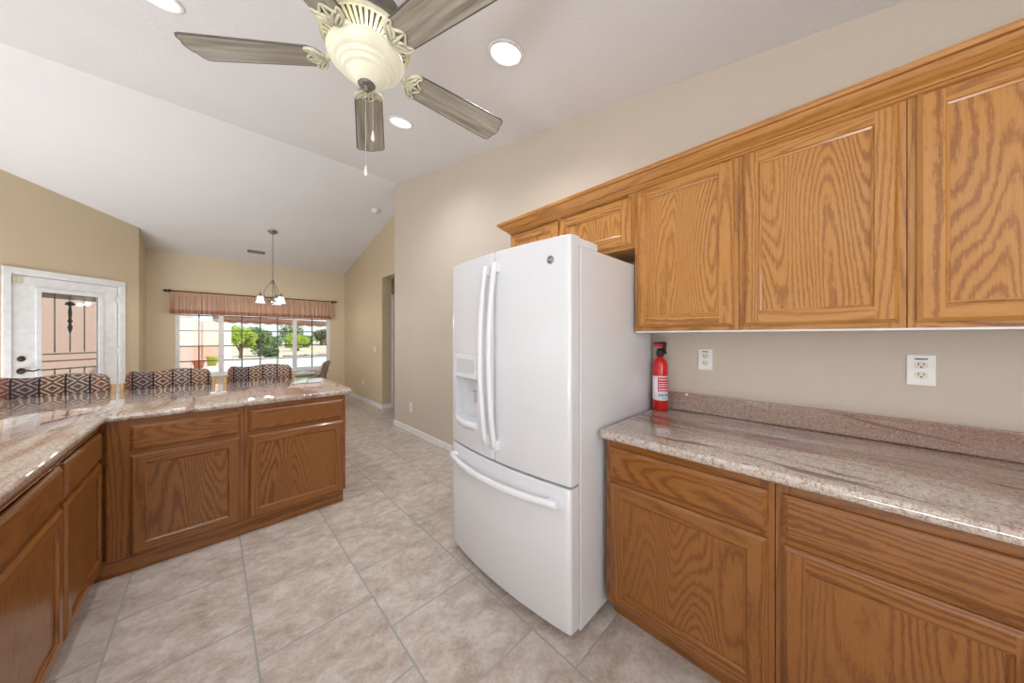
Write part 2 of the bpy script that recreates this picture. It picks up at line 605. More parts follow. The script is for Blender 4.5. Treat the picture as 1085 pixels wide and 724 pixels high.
bm = B()
pr = [(YB, cz(YB)), (RIDGE_Y, RIDGE_Z), (BY + 0.2, cz(BY + 0.2)), (BY + 0.2, cz(BY + 0.2) + 0.14), (RIDGE_Y, RIDGE_Z + 0.14), (YB, cz(YB) + 0.14)]
prism(bm, pr, 4.15, 'X', -4.2)
struct('ceiling', bm, M['ceil'])

e_ = 0.02
bm = B()
prism(bm, [(YB, 0), (KEND, 0), (KEND, cz(KEND) + e_), (RIDGE_Y, RIDGE_Z + e_), (YB, cz(YB) + e_)], WX + 0.13, 'X', WX)
struct('wall_right', bm, M['wall'])

bm = B()   # far wall past the kitchen wall, with the opening
OPY, OPZ = 5.83, 2.44
prism(bm, [(OPY, 0), (BY, 0), (BY, cz(BY) + e_), (OPY, cz(OPY) + e_)], FX + 0.177, 'X', FX)
prism(bm, [(KEND - 0.3, OPZ), (OPY, OPZ), (OPY, cz(OPY) + e_), (RIDGE_Y, cz(RIDGE_Y) + e_), (KEND - 0.3, cz(KEND - 0.3) + e_)], FX + 0.177, 'X', FX)
struct('wall_nook_right', bm, M['wall_warm'])

bm = B(); box(bm, -4.2, WX + 0.13, YB - 0.12, YB - 0.001, 0, cz(YB) + e_)
struct('wall_front', bm, M['wall'])
bm = B()
for a, b_, c_, d_ in ((-1.8, 0.2, 0, 2.2), (0.2, 1.8, 0, 0.9), (1.8, 2.4, 0, 2.2), (2.4, 4.2, 0, 0.9), (4.2, 5.62, 0, 2.2)):
    box(bm, -4.32, -4.201, a, b_, c_, d_)
prism(bm, [(YB, 2.2), (5.62, 2.2), (5.62, cz(5.62) + e_), (RIDGE_Y, RIDGE_Z + e_), (YB, cz(YB) + e_)], -4.201, 'X', -4.32)
struct('wall_family_side', bm, M['wall'])
bm = B(); box(bm, -4.2, -2.75, 5.5, 5.62, 0, cz(5.56) + e_)
struct('wall_family_end', bm, M['wall'])

bm = B()   # hallway beyond the opening
box(bm, 2.535, 2.55, OPY, OPY + 0.12, 0, 2.44)
box(bm, 2.457, 4.0, OPY + 0.05, OPY + 0.15, 2.09, 2.6)
box(bm, 3.4, 4.0, OPY + 0.05, OPY + 0.15, 0, 2.09)
box(bm, 4.0, 4.12, 3.9, OPY + 0.15, 0, 2.6)
box(bm, WX + 0.131, 4.0, 3.9, 4.0, 0, 2.6)
box(bm, FX + 0.178, 4.0, 4.0, OPY + 0.049, 2.5, 2.6)
box(bm, WX + 0.131, FX + 0.178, 4.0, 4.35, 2.5, 2.6)
struct('wall_hall', bm, M['wall_warm'])
bm = B()
box(bm, 2.458, 2.534, OPY - 0.012, OPY + 0.03, 0, 2.09, bev=0.006)
box(bm, 2.551, 3.39, OPY + 0.03, OPY + 0.07, 0.01, 2.08)
box(bm, 2.458, 3.44, OPY - 0.012, OPY + 0.03, 2.091, 2.15)
o = struct('door_2', bm, M['white_trim'])

bm = B()   # window wall
WX0, WX1, WZ0, WZ1 = -0.47, 1.98, 0.62, 2.02
box(bm, -0.95, WX0, BY, BY + 0.16, 0, cz(BY) + e_)
box(bm, WX1, FX + 0.177, BY, BY + 0.16, 0, cz(BY) + e_)
box(bm, WX0, WX1, BY, BY + 0.16, 0, WZ0)
box(bm, WX0, WX1, BY, BY + 0.16, WZ1, cz(BY) + e_)
struct('wall_back', bm, M['wall_nook'])

CX_, CY_ = -0.794, 7.339   # corner of the angled door wall
bm = B()
prism(bm, [(CY_, 0), (BY, 0), (BY, cz(BY) + e_), (CY_, cz(CY_) + e_)], CX_ - 0.13, 'X', CX_)
struct('wall_nook_left', bm, M['wall_warm'])

# angled wall with the door: local x runs along the wall (negative = away from the corner), faces local -Y
DX0, DX1, DZ = -1.215, -0.222, 2.085
bm = B()
def awall(x0, x1, z0, ztop=None):
    k = math.sqrt(0.5)
    def top(x): return cz(CY_ + x * k) + e_
    prism(bm, [(x0, z0), (x1, z0), (x1, ztop or top(x1)), (x0, ztop or top(x0))], 0.13, 'Y', 0.0)
awall(-2.6, DX0, 0); awall(DX0, DX1, DZ); awall(DX1, 0.0, 0)
struct('wall_left', bm, M['wall_warm'], loc=(CX_, CY_, 0), rot=(0, 0, PI / 4))

# baseboards
def baseboard(name, x0, x1, y0, y1):
    bm = B(); box(bm, x0, x1, y0, y1, 0, 0.085, bev=0.004)
    struct(name, bm, M['white_trim'])
baseboard('baseboard_right', WX - 0.014, WX - 0.001, 1.98, KEND)
baseboard('baseboard_nook', FX - 0.014, FX - 0.001, OPY - 0.012, BY - 0.002)
baseboard('baseboard_hall', FX - 0.013, 2.456, OPY - 0.014, OPY - 0.001)
baseboard('baseboard_back', CX_ + 0.002, FX - 0.015, BY - 0.014, BY - 0.001)

# ------------------------------------------------------------------ exterior door in the angled wall
dw = bpy.data.objects.new('door_1', None); COL.objects.link(dw)
dw.location = (CX_, CY_, 0); dw.rotation_euler = (0, 0, PI / 4); dw['kind'] = 'structure'
bm = B()
for a, b_ in ((-1.262, -1.200), (-0.237, -0.172)):
    box(bm, a, b_, -0.02, -0.001, 0, 2.075, bev=0.004)
    box(bm, a + (0.047 if a < -1 else 0.0), b_ - (0.0 if a < -1 else 0.05), 0.0, 0.12, 0, 2.075)
box(bm, -1.262, -0.172, -0.02, -0.001, 2.075, 2.142, bev=0.004)
box(bm, -1.214, -0.223, 0.0, 0.12, 2.062, 2.084)
mesh_obj('door_frame', bm, M['white_trim'], dw)
gx0, gx1, gz0, gz1 = -0.975, -0.435, 0.42, 1.90
bm = B()
for q in ((-1.196, gx0, 0.01, 2.055), (gx1, -0.245, 0.01, 2.055), (gx0, gx1, gz1, 2.055), (gx0, gx1, 0.01, gz0)):
    box(bm, q[0], q[1], 0.012, 0.055, q[2], q[3])
slab = mesh_obj('door_panel', bm, M['white_trim'], dw)
bm = B()
for q in ((gx0 - 0.035, gx0 + 0.012, gz0, gz1), (gx1 - 0.012, gx1 + 0.035, gz0, gz1), (gx0 - 0.035, gx1 + 0.035, gz1 - 0.012, gz1 + 0.035), (gx0 - 0.035, gx1 + 0.035, gz0 - 0.035, gz0 + 0.012)):
    box(bm, q[0], q[1], -0.002, 0.011, q[2], q[3], bev=0.004)
mesh_obj('glazing_frame', bm, M['white_trim'], slab)
bm = B(); box(bm, gx0, gx1, 0.030, 0.034, gz0, gz1)
mesh_obj('glass_pane', bm, M['glass'], slab)
bm = B()
for k in range(7):
    box(bm, gx0 + 0.015, gx1 - 0.015, 0.038, 0.05, gz1 - 0.075 + k * 0.0095, gz1 - 0.075 + k * 0.0095 + 0.007)
mesh_obj('raised_blind', bm, M['blind'], slab)
bm = B()
lathe(bm, [(0.0, 0), (0.030, 0.0), (0.033, 0.006), (0.026, 0.016), (0.012, 0.020), (0.010, 0.026), (0.0, 0.027)], 20)
o = mesh_obj('deadbolt', bm, M['bronze'], dw, loc=(-1.116, 0.011, 1.088), rot=(PI / 2, 0, 0))
bm = B()
lathe(bm, [(0.0, 0), (0.033, 0.0), (0.036, 0.006), (0.022, 0.02), (0.012, 0.045), (0.0, 0.046)], 20)
tube(bm, [(0, 0, 0.04), (0.03, 0.004, 0.045), (0.07, -0.006, 0.044), (0.11, 0.008, 0.042), (0.125, 0.006, 0.042)], [0.011, 0.010, 0.008, 0.008, 0.006])
mesh_obj('door_lever', bm, M['bronze'], dw, loc=(-1.116, 0.011, 0.945), rot=(PI / 2, 0, 0))
for z in (0.25, 1.1, 1.83):
    bm = B(); lathe(bm, [(0.0, 0), (0.008, 0), (0.008, 0.10), (0.0, 0.10)], 10)
    box(bm, -0.022, 0.022, 0.004, 0.007, 0.0, 0.10)
    mesh_obj('hinge', bm, M['white_trim'], dw, loc=(-0.241, -0.012, z))
for x0, s in ((-1.192, 0.028), (-1.155, 0.034)):
    pass
bm = B()
box(bm, -1.185, -1.165, -0.012, 0.011, 1.965, 2.03, bev=0.003); box(bm, -1.158, -1.118, -0.014, 0.011, 1.96, 2.02, bev=0.004)
mesh_obj('alarm_sensor', bm, M['sensor'], dw)

# security door outside the glass
t = thing('security_door', 'pale metal security door with upright bars seen through the glazed door', 'security door', (CX_, CY_, 0), PI / 4)
bm = B()
for a in (-1.20, -0.29): box(bm, a, a + 0.05, 0.15, 0.18, -0.02, 2.05)
box(bm, -1.15, -0.29, 0.15, 0.18, 2.0, 2.05); box(bm, -1.15, -0.29, 0.15, 0.18, -0.02, 0.05)
mesh_obj('outer_frame', bm, M['bars'], t)
for z in (1.125, 1.035, 0.93):
    bm = B(); box(bm, -1.149, -0.291, 0.156, 0.172, z - 0.009, z + 0.009); mesh_obj('rail', bm, M['bars'], t)
for x in (-1.026, -0.889, -0.752, -0.615, -0.478, -0.341):
    bm = B(); tube(bm, [(x, 0.164, 0.05), (x, 0.164, 0.945)], 0.007); tube(bm, [(x, 0.164, 1.145), (x, 0.164, 2.0)], 0.007)
    mesh_obj('upright_bar', bm, M['bars'], t)
bm = B()
lathe(bm, [(0.0, 1.42), (0.008, 1.43), (0.022, 1.50), (0.010, 1.55), (0.024, 1.58), (0.012, 1.61), (0.018, 1.70), (0.009, 1.78), (0.045, 1.80), (0.03, 1.83), (0.0, 1.845)], 14)
mesh_obj('ornament', bm, M['dark_metal'], t, loc=(-0.615, 0.164, -0.03))

# ------------------------------------------------------------------ window
w = bpy.data.objects.new('window_1', None); COL.objects.link(w); w.location = (0, BY, 0); w['kind'] = 'structure'
bm = B()
for q in ((WX0, WX0 + 0.06, WZ0, WZ1), (WX1 - 0.06, WX1, WZ0, WZ1), (WX0 + 0.06, WX1 - 0.06, WZ1 - 0.05, WZ1), (WX0 + 0.06, WX1 - 0.06, WZ0, WZ0 + 0.055)):
    box(bm, q[0], q[1], 0.03, 0.10, q[2], q[3], bev=0.004)
for x in (0.135, 1.305):
    box(bm, x - 0.035, x + 0.035, 0.03, 0.10, WZ0 + 0.055, WZ1 - 0.05, bev=0.004)
fr = mesh_obj('window_frame', bm, M['white_trim'], w)
bm = B(); box(bm, WX0 + 0.001, WX1 - 0.001, -0.03, 0.03, WZ0 - 0.025, WZ0 + 0.004, bev=0.004)
mesh_obj('window_sill', bm, M['white_trim'], w)
M['muntin'] = plain('muntin_bronze', C(110, 100, 96), 0.5)
panels = [(WX0 + 0.06, 0.10, [-0.165]), (0.17, 1.27, [0.435, 0.72, 1.005]), (1.34, WX1 - 0.06, [1.63])]
for a, b_, vs in panels:
    bm = B(); box(bm, a, b_, 0.055, 0.059, WZ0 + 0.055, WZ1 - 0.05); mesh_obj('pane', bm, M['glass'], fr)
    bm = B()
    for x in vs: box(bm, x - 0.009, x + 0.009, 0.062, 0.074, WZ0 + 0.055, WZ1 - 0.05)
    for z in (0.895, 1.17, 1.455, 1.74): box(bm, a, b_, 0.0615, 0.0735, z - 0.009, z + 0.009)
    mesh_obj('window_grid', bm, M['muntin'], fr)

# valance and its rod
t = thing('window_valance', 'gathered peach sheer valance on a dark rod above the wide window', 'curtain', (0.75, BY - 0.07, 1.75))
bm = B()
VX0, VX1 = -0.525, 2.0
N = 900
prev = None
zs = [2.135, 2.112, 2.09, 2.06, 1.98, 1.90, 1.826]
def fold(x, z):
    k = (2.135 - z) / 0.4
    a = 0.006 + 0.016 * min(1, k * 1.8)
    return a * (math.sin(x * 74 + 1.9 * math.sin(x * 7)) + 0.6 * math.sin(x * 173 + 2.4 * math.sin(x * 11)) + 0.35 * math.sin(x * 290)) * (0.4 if 2.10 < z < 2.125 else 1)
rows = []
for z in zs:
    rows.append([bm.verts.new((x - 0.75, fold(x, z), z - 1.75)) for x in [VX0 + (VX1 - VX0) * i / N for i in range(N + 1)]])
for a, b_ in zip(rows, rows[1:]):
    for i in range(N):
        f = bm.faces.new([a[i], a[i + 1], b_[i + 1], b_[i]]); f.smooth = True
val = mesh_obj('valance_cloth', bm, M['valance'], t, normals=False)
bm = B(); rows = []
for dy, z in ((0.0, 1.8261), (0.0, 1.752), (0.004, 1.752), (0.004, 1.8261)):
    rows.append([bm.verts.new((x - 0.75, fold(x, 1.8) + dy, z - 1.75)) for x in [VX0 + (VX1 - VX0) * i / N for i in range(N + 1)]])
for a, b_ in zip(rows, rows[1:]):
    for i in range(N):
        f = bm.faces.new([a[i], a[i + 1], b_[i + 1], b_[i]]); f.smooth = True
mesh_obj('hem', bm, M['valance_hem'], val, normals=False)
t = thing('curtain_rod', 'thin dark curtain rod with turned end knobs over the wide window', 'curtain rod', (0.75, BY - 0.07, 2.148))
bm = B(); tube(bm, [(-1.29, 0, 0), (1.29, 0, 0)], 0.009); mesh_obj('rod', bm, M['bronze'], t)
for s in (-1, 1):
    bm = B(); lathe(bm, [(0.0, 0), (0.012, 0.0), (0.012, 0.01), (0.022, 0.02), (0.024, 0.032), (0.012, 0.046), (0.014, 0.055), (0.0, 0.07)], 14)
    mesh_obj('finial', bm, M['bronze'], t, loc=(s * 1.29, 0, 0), rot=(0, s * PI / 2, 0))
    bm = B(); box(bm, -0.008, 0.008, 0.0, 0.0685, -0.012, -0.002); box(bm, -0.018, 0.018, 0.062, 0.0685, -0.03, 0.03)
    mesh_obj('bracket', bm, M['bronze'], t, loc=(s * 1.275, 0, 0))


# ------------------------------------------------------------------ cabinets
OAK_UP = [M['oak_stile'], M['oak_rail'], M['dark_gap'], M['oak_v'], M['oak_h']]
OAK_LOW_SHADED = [M['low_shaded_stile'], M['low_shaded_rail'], M['dark_gap'], M['low_shaded_v'], M['low_shaded_h']]
def door_bm(w, h, rail=0.055, th=0.019):
    """front at y=0 (outer face), x 0..w, z 0..h; recessed flat panel with a stepped edge"""
    bm = B()
    e = 0.006
    def strip(poly, mi):
        pass
    # frame pieces (mitred look: stiles full height), bevelled outer edge
    def fr(x0, x1, z0, z1, mi):
        box(bm, x0, x1, 0.0, th, z0, z1, mi)
    # outer bevelled skirt
    def ring(x0, x1, z0, z1, y0, X0, X1, Z0, Z1, y1, mis):
        a = [bm.verts.new(p) for p in ((x0, y0, z0), (x1, y0, z0), (x1, y0, z1), (x0, y0, z1))]
        b = [bm.verts.new(p) for p in ((X0, y1, Z0), (X1, y1, Z0), (X1, y1, Z1), (X0, y1, Z1))]
        for i in range(4):
            f = bm.faces.new([a[i], a[(i + 1) % 4], b[(i + 1) % 4], b[i]]); f.material_index = mis[i]
    hv = (1, 0, 1, 0)
    bev = 0.012
    ring(0, w, 0, h, th, 0, w, 0, h, 0.009, hv)
    ring(0, w, 0, h, 0.009, 0.004, w - 0.004, 0.004, h - 0.004, 0.006, hv)
    ring(0.004, w - 0.004, 0.004, h - 0.004, 0.006, bev, w - bev, bev, h - bev, 0.0, hv)
    # flat frame face: stiles then rails
    def quad(x0, x1, z0, z1, y, mi):
        f = bm.faces.new([bm.verts.new(p) for p in ((x0, y, z0), (x1, y, z0), (x1, y, z1), (x0, y, z1))]); f.material_index = mi
    quad(bev, rail, bev, h - bev, 0, 0); quad(w - rail, w - bev, bev, h - bev, 0, 0)
    quad(rail, w - rail, bev, rail, 0, 1); quad(rail, w - rail, h - rail, h - bev, 0, 1)
    r2 = rail + 0.007
    r3 = rail + 0.010
    ring(rail, w - rail, rail, h - rail, 0, rail + 0.003, w - rail - 0.003, rail + 0.003, h - rail - 0.003, 0.004, hv)
    ring(rail + 0.003, w - rail - 0.003, rail + 0.003, h - rail - 0.003, 0.004, r3, w - r3, r3, h - r3, 0.007, hv)
    ring(r3, w - r3, r3, h - r3, 0.007, r3, w - r3, r3, h - r3, 0.010, hv)
    quad(r3, w - r3, r3, h - r3, 0.010, 3)
    quad(0, w, 0, h, th, 0)
    bmesh.ops.remove_doubles(bm, verts=bm.verts, dist=1e-5)
    return bm


def drawer_bm(w, h, th=0.019):
    bm = B()
    bev = 0.014
    L = [(0, th), (0, 0.009), (0.004, 0.006), (bev, 0.0)]
    pr = None
    for ins, y in L:
        r = [bm.verts.new(p) for p in ((ins, y, ins), (w - ins, y, ins), (w - ins, y, h - ins), (ins, y, h - ins))]
        if pr:
            for i in range(4):
                bm.faces.new([pr[i], pr[(i + 1) % 4], r[(i + 1) % 4], r[i]]).material_index = 1
        else:
            bm.faces.new(r[::-1]).material_index = 1
        pr = r
    bm.faces.new(pr).material_index = 4
    return bm


def cabinet(name, label, cat, loc, rz, w, depth, z0, z1, fronts, left_open=False, toe=None, group=None, mid_stiles=(), mid_rails=(), stile=(0.04, 0.04), flush_base=False):
    """local: x 0..w, front frame face y=0, doors proud to y=-0.02. fronts: (kind, x0, x1, za, zb)"""
    t = thing(name, label, cat, loc, rz, group)
    OAK = OAK_LOW_SHADED if z0 < 1 else OAK_UP
    bm = B()
    # carcass: sides, back, bottom, top
    g = 0.0006
    yb = depth
    box(bm, g, 0.016, 0.02, yb, z0, z1, 0); box(bm, w - 0.016, w - g, 0.02, yb, z0, z1, 0)
    box(bm, 0.016, w - 0.016, yb - 0.01, yb, z0, z1, 0)
    box(bm, 0.016, w - 0.016, 0.02, yb - 0.01, z0 + 0.0, z0 + 0.016, 1)
    box(bm, 0.016, w - 0.016, 0.02, yb - 0.01, z1 - 0.016, z1, 1)
    if toe:
        box(bm, g, w - g, 0.075, 0.09, 0.0, z0, 1)
        box(bm, g, 0.016, 0.09, yb, 0.0, z0, 0); box(bm, w - 0.016, w - g, 0.09, yb, 0.0, z0, 0)
    mesh_obj('cabinet_body', bm, OAK, t)
    bm = B()
    box(bm, g, stile[0], 0, 0.0199, z0, z1, 0); box(bm, w - stile[1], w - g, 0, 0.0199, z0, z1, 0)
    box(bm, stile[0], w - stile[1], 0, 0.0199, z1 - 0.04, z1, 1)
    box(bm, stile[0], w - stile[1], 0, 0.0199, z0, z0 + 0.035, 1)
    for (a, b_) in mid_stiles: box(bm, a, b_, 0, 0.0199, z0 + 0.035, z1 - 0.04, 0)
    xs = [stile[0]] + [v for ms in mid_stiles for v in ms] + [w - stile[1]]
    for zr in mid_rails:
        for i in range(0, len(xs), 2):
            box(bm, xs[i], xs[i + 1], 0, 0.0199, zr - 0.018, zr + 0.018, 1)
    mesh_obj('face_frame', bm, OAK, t)
    for kind, x0, x1, za, zb in fronts:
        if kind == 'door':
            mesh_obj('door', door_bm(x1 - x0, zb - za), OAK, t, loc=(x0, -0.0195, za))
        else:
            mesh_obj('drawer', drawer_bm(x1 - x0, zb - za), OAK, t, loc=(x0, -0.0195, za))
    return t


# upper cabinets (right wall). local x -> world -Y ; origin at the left (far) top edge
UF = 1.700     # face frame plane
UD = WX - UF - 0.002
RZ = -PI / 2
UT = 2.185
def upper(name, label, ya, yb, fronts, z0, **k):
    fl = [('door', ya - a, ya - b_, za, zb) for a, b_, za, zb in fronts]
    return cabinet(name, label, 'cabinet', (UF, ya, 0), RZ, ya - yb, UD, z0, UT, fl, **k)
upper('wall_cabinet', 'short oak wall cabinet with two small doors above the white refrigerator', 1.775, 0.7745,
      [(1.76, 1.304, 1.865, 2.135), (1.288, 0.792, 1.865, 2.135)], 1.842, mid_stiles=[(0.465, 0.495)])
upper('wall_cabinet', 'oak wall cabinet nearest the refrigerator, above the fire extinguisher', 0.7735, 0.298, [(0.757, 0.315, 1.395, 2.150)], 1.376)
upper('wall_cabinet', 'middle tall oak wall cabinet with arched grain between the two others over the counter', 0.297, -0.170, [(0.281, -0.153, 1.395, 2.150)], 1.376)
upper('wall_cabinet', 'oak wall cabinet cut by the right edge of the photo above the double outlet', -0.171, -0.66, [(-0.190, -0.64, 1.395, 2.150)], 1.376)

# light underside strip of the upper cabinets
bm = B(); box(bm, UF + 0.004, WX - 0.003, -0.655, 0.772, 1.368, 1.3755)
tag(mesh_obj('cabinet_underside_panel', bm, M['white_trim']), 'thin pale strip closing the underside of the tall wall cabinets', 'panel')

# crown molding with a mitred return
prof = [(0.0, 2.150), (0.006, 2.152), (0.012, 2.160), (0.018, 2.163), (0.020, 2.170), (0.032, 2.176), (0.050, 2.190), (0.060, 2.203), (0.062, 2.209), (0.074, 2.211), (0.078, 2.222), (0.078, 2.230), (0.0, 2.230)]
bm = B()
YL, YR = 1.777, -0.66
rows = []
for o_, z in prof:
    oo = o_ + 0.0008
    rows.append([bm.verts.new((UF - oo - 0.0, YR, z)), bm.verts.new((UF - oo, YL + oo, z)), bm.verts.new((WX - 0.002, YL + oo, z))])
for a, b_ in zip(rows, rows[1:] + rows[:1]):
    for i in range(2):
        bm.faces.new([a[i], a[i + 1], b_[i + 1], b_[i]])
bm.faces.new([r[0] for r in rows]); bm.faces.new([r[2] for r in rows][::-1])
o = mesh_obj('crown_molding', bm, [M['oak_rail']], rot=(0, 0, 0))
tag(o, 'stained oak crown molding running along the top of the wall cabinets', 'molding')
# grain of the long run goes along world Y: rebuild in a rotated frame
for v in o.data.vertices:
    x, y, z = v.co
    v.co = (-y, x, z)
o.rotation_euler = (0, 0, -PI / 2)

# base cabinets (right)
BF = 1.350
BD = WX - BF - 0.002
def base(name, label, ya, yb, cols, z0=0.10, **k):
    fl = []
    for a, b_ in cols:
        fl.append(('drawer', ya - a, ya - b_, 0.690, 0.832))
        fl.append(('door', ya - a, ya - b_, 0.118, 0.668))
    return cabinet(name, label, 'cabinet', (BF, ya, 0), RZ, ya - yb, BD, z0, 0.872, fl, toe=True, mid_rails=(0.679,), **k)
base('base_cabinet', 'oak base cabinet with one drawer and door beside the refrigerator', 0.752, 0.138, [(0.728, 0.156)])
base('base_cabinet', 'shade-darkened oak base cabinet with wide drawer cut by the lower right corner', 0.137, -0.365, [(0.118, -0.345)])
base('base_cabinet', 'oak base cabinet beyond the right edge of the photo', -0.366, -0.95, [(-0.385, -0.93)])

def slab_bm(pts, z0, z1, r=0.016, seg=4):
    bm = B()
    fs, v0, v1 = prism(bm, pts, z1, 'Z', z0)
    hs = []
    for e in bm.edges:
        a, b_ = e.verts
        if abs(a.co.z - b_.co.z) < 1e-6: hs.append(e)
    bmesh.ops.bevel(bm, geom=hs, offset=r, segments=seg, affect='EDGES', profile=0.5)
    for f in bm.faces: f.smooth = True
    return bm

def arc(cx, cy, r, a0, a1, n=8):
    return [(cx + r * math.cos(math.radians(a0 + (a1 - a0) * i / n)), cy + r * math.sin(math.radians(a0 + (a1 - a0) * i / n))) for i in range(n + 1)]

def shade_auto(o, ang=40):
    me = o.data
    for p in me.polygons: p.use_smooth = True
    me.update()
    bm2 = B(); bm2.from_mesh(me)
    for e in bm2.edges:
        if len(e.link_faces) == 2 and e.calc_face_angle(0) > math.radians(ang): e.smooth = False
    bm2.to_mesh(me); bm2.free()

t = thing('countertop', 'speckled pinkish granite countertop with backsplash along the right wall', 'countertop', (0, 0, 0))
pts = [(WX - 0.002, -1.0), (WX - 0.002, 0.768)] + arc(1.325, 0.738, 0.030, 90, 180, 6) + [(1.295, -1.0)]
o = mesh_obj('counter_slab', slab_bm(pts, 0.8735, 0.914), M['granite'], t); shade_auto(o)
bm = B(); box(bm, WX - 0.024, WX - 0.002, -1.0, 0.766, 0.9145, 1.016, bev=0.003)
mesh_obj('backsplash', bm, M['granite_splash'], t)

# ------------------------------------------------------------------ peninsula + left run
cabinet('base_cabinet', 'oak peninsula base cabinet left of the other, next to the inner corner', 'cabinet', (-0.418, 2.79, 0), 0.0, 0.578, 0.60, 0.10, 0.872,
        [('drawer', 0.085, 0.558, 0.695, 0.838), ('door', 0.085, 0.558, 0.100, 0.668)], mid_rails=(0.682,), stile=(0.10, 0.04))
cabinet('base_cabinet', 'oak peninsula base cabinet at the open end, farthest right one of the peninsula', 'cabinet', (0.161, 2.79, 0), 0.0, 0.631, 0.60, 0.10, 0.872,
        [('drawer', 0.022, 0.610, 0.695, 0.838), ('door', 0.022, 0.610, 0.100, 0.668)], mid_rails=(0.682,))
bm = B(); box(bm, -1.02, 0.775, 2.795, 3.385, 0.0, 0.099)
tag(mesh_obj('cabinet_plinth', bm, M['low_shaded_rail']), 'low oak plinth strip under the peninsula cabinets', 'plinth')
bm = B(); box(bm, -1.04, 0.792, 3.392, 3.41, 0.0, 0.872)
tag(mesh_obj('back_panel', bm, M['low_shaded_v']), 'oak back panel of the peninsula facing the stools', 'panel')

LF = -0.445
def left_base(label, ya, yb, cols, **k):
    fl = []
    for a, b_ in cols:
        fl.append(('drawer', a - ya, b_ - ya, 0.682, 0.826)); fl.append(('door', a - ya, b_ - ya, 0.098, 0.662))
    cabinet('base_cabinet', label, 'cabinet', (LF, ya, 0), PI / 2, yb - ya, 0.58, 0.085, 0.872, fl, toe=True, mid_rails=(0.672,), **k)
left_base('dark-looking oak base cabinet of the left run, nearest the inner corner', 2.166, 2.787, [(2.190, 2.765)], stile=(0.03, 0.02))
left_base('dark-looking oak base cabinet of the left run cut by the left edge of the photo', 1.51, 2.165, [(1.535, 2.150)])
left_base('dark-looking oak base cabinet of the left run beyond the left edge', 0.90, 1.509, [(0.93, 1.49)])

pts = [(-0.413, 2.752), (0.800, 2.752)] + arc(0.800, 2.802, 0.05, -90, 0, 5)[1:] + arc(0.60, 3.70, 0.25, 0, 90, 10) + [(-1.10, 3.95), (-1.10, 0.88), (-0.413, 0.88)]
o = mesh_obj('countertop', slab_bm(pts, 0.8735, 0.914), M['granite']); shade_auto(o)
tag(o, 'glossy L-shaped granite countertop over the left run and peninsula', 'countertop')
bm = B()

# ------------------------------------------------------------------ bar stools
def make_stool():
    t = thing('bar_stool', 'x', 'stool', (0, 0, 0), 0)
    # cushion back: a swept rounded-rectangle roll, origin under its middle; stool faces -Y
    bm = B()
    n, seg = 22, 16
    rings = []
    L = 0.25
    for i in range(n + 1):
        s = -1 + 2 * i / n
        x = s * L
        endf = (1 - max(0, (abs(s) - 0.86) / 0.14) ** 2.2 * 0.34)
        hh = 0.105 * endf * (1 + 0.05 * math.sin(s * 5 + 1))
        tt = 0.046 * endf
        zc = 0.952 + 0.006 * math.sin(s * 4)
        yc = 0.030 * (1 - s * s)
        ring = []
        for k in range(seg):
            a = 2 * PI * k / seg
            c, d = math.cos(a), math.sin(a)
            p = 0.62
            ring.append(bm.verts.new((x, yc + tt * math.copysign(abs(c) ** p, c), zc + hh * math.copysign(abs(d) ** p, d))))
        rings.append(ring)
    for a, b_ in zip(rings, rings[1:]):
        for k in range(seg):
            f = bm.faces.new([a[k], a[(k + 1) % seg], b_[(k + 1) % seg], b_[k]]); f.smooth = True
    bm.faces.new(rings[0][::-1]).smooth = True; bm.faces.new(rings[-1]).smooth = True
    mesh_obj('backrest', bm, M['kilim'], t)
    bm = B()   # seat cushion
    box(bm, -0.215, 0.215, -0.40, -0.02, 0.58, 0.66, bev=0.025)
    mesh_obj('seat', bm, M['kilim'], t)
    bm = B(); box(bm, -0.205, 0.205, -0.39, -0.03, 0.54, 0.579, bev=0.004)
    mesh_obj('seat_frame', bm, M['post'], t)
    for s in (-1, 1):
        bm = B()
        tube(bm, [(s * 0.225, -0.02, 0.0), (s * 0.225, 0.0, 0.60), (s * 0.262, 0.0, 0.80), (s * 0.268, 0.0, 0.962)], [0.017, 0.019, 0.016, 0.016], 10)
        tube(bm, [(s * 0.262, 0.0, 0.84), (s * 0.225, 0.0, 0.84)], 0.012, 8)
        mesh_obj('leg', bm, M['post'], t)
        bm = B(); tube(bm, [(s * 0.20, -0.36, 0.0), (s * 0.19, -0.35, 0.54)], [0.016, 0.019], 10)
        mesh_obj('leg', bm, M['post'], t)
        bm = B(); tube(bm, [(s * 0.195, -0.35, 0.25), (s * 0.225, -0.015, 0.25)], 0.011, 8)
        mesh_obj('stretcher', bm, M['post'], t)
    bm = B(); tube(bm, [(-0.195, -0.355, 0.18), (0.195, -0.355, 0.18)], 0.012, 8)
    mesh_obj('foot_rail', bm, M['post'], t)
    return t

st = make_stool()
spots = [(-0.838, 4.035, 0.03, 'leftmost bar stool with red-brown patterned back, in front of the glazed door'),
         (-0.255, 4.035, 0.02, 'middle bar stool of three with diamond-patterned back behind the granite peninsula'),
         (0.363, 4.035, -0.02, 'rightmost bar stool with greyer patterned back, in front of the wide window')]
for i, (x_, y_, rz, lab) in enumerate(spots):
    o = st if i == 0 else copy_tree(st)
    o.location = (x_, y_, 0); o.rotation_euler = (0, 0, rz)
    tag(o, lab, 'stool', 'bar stools along the peninsula')

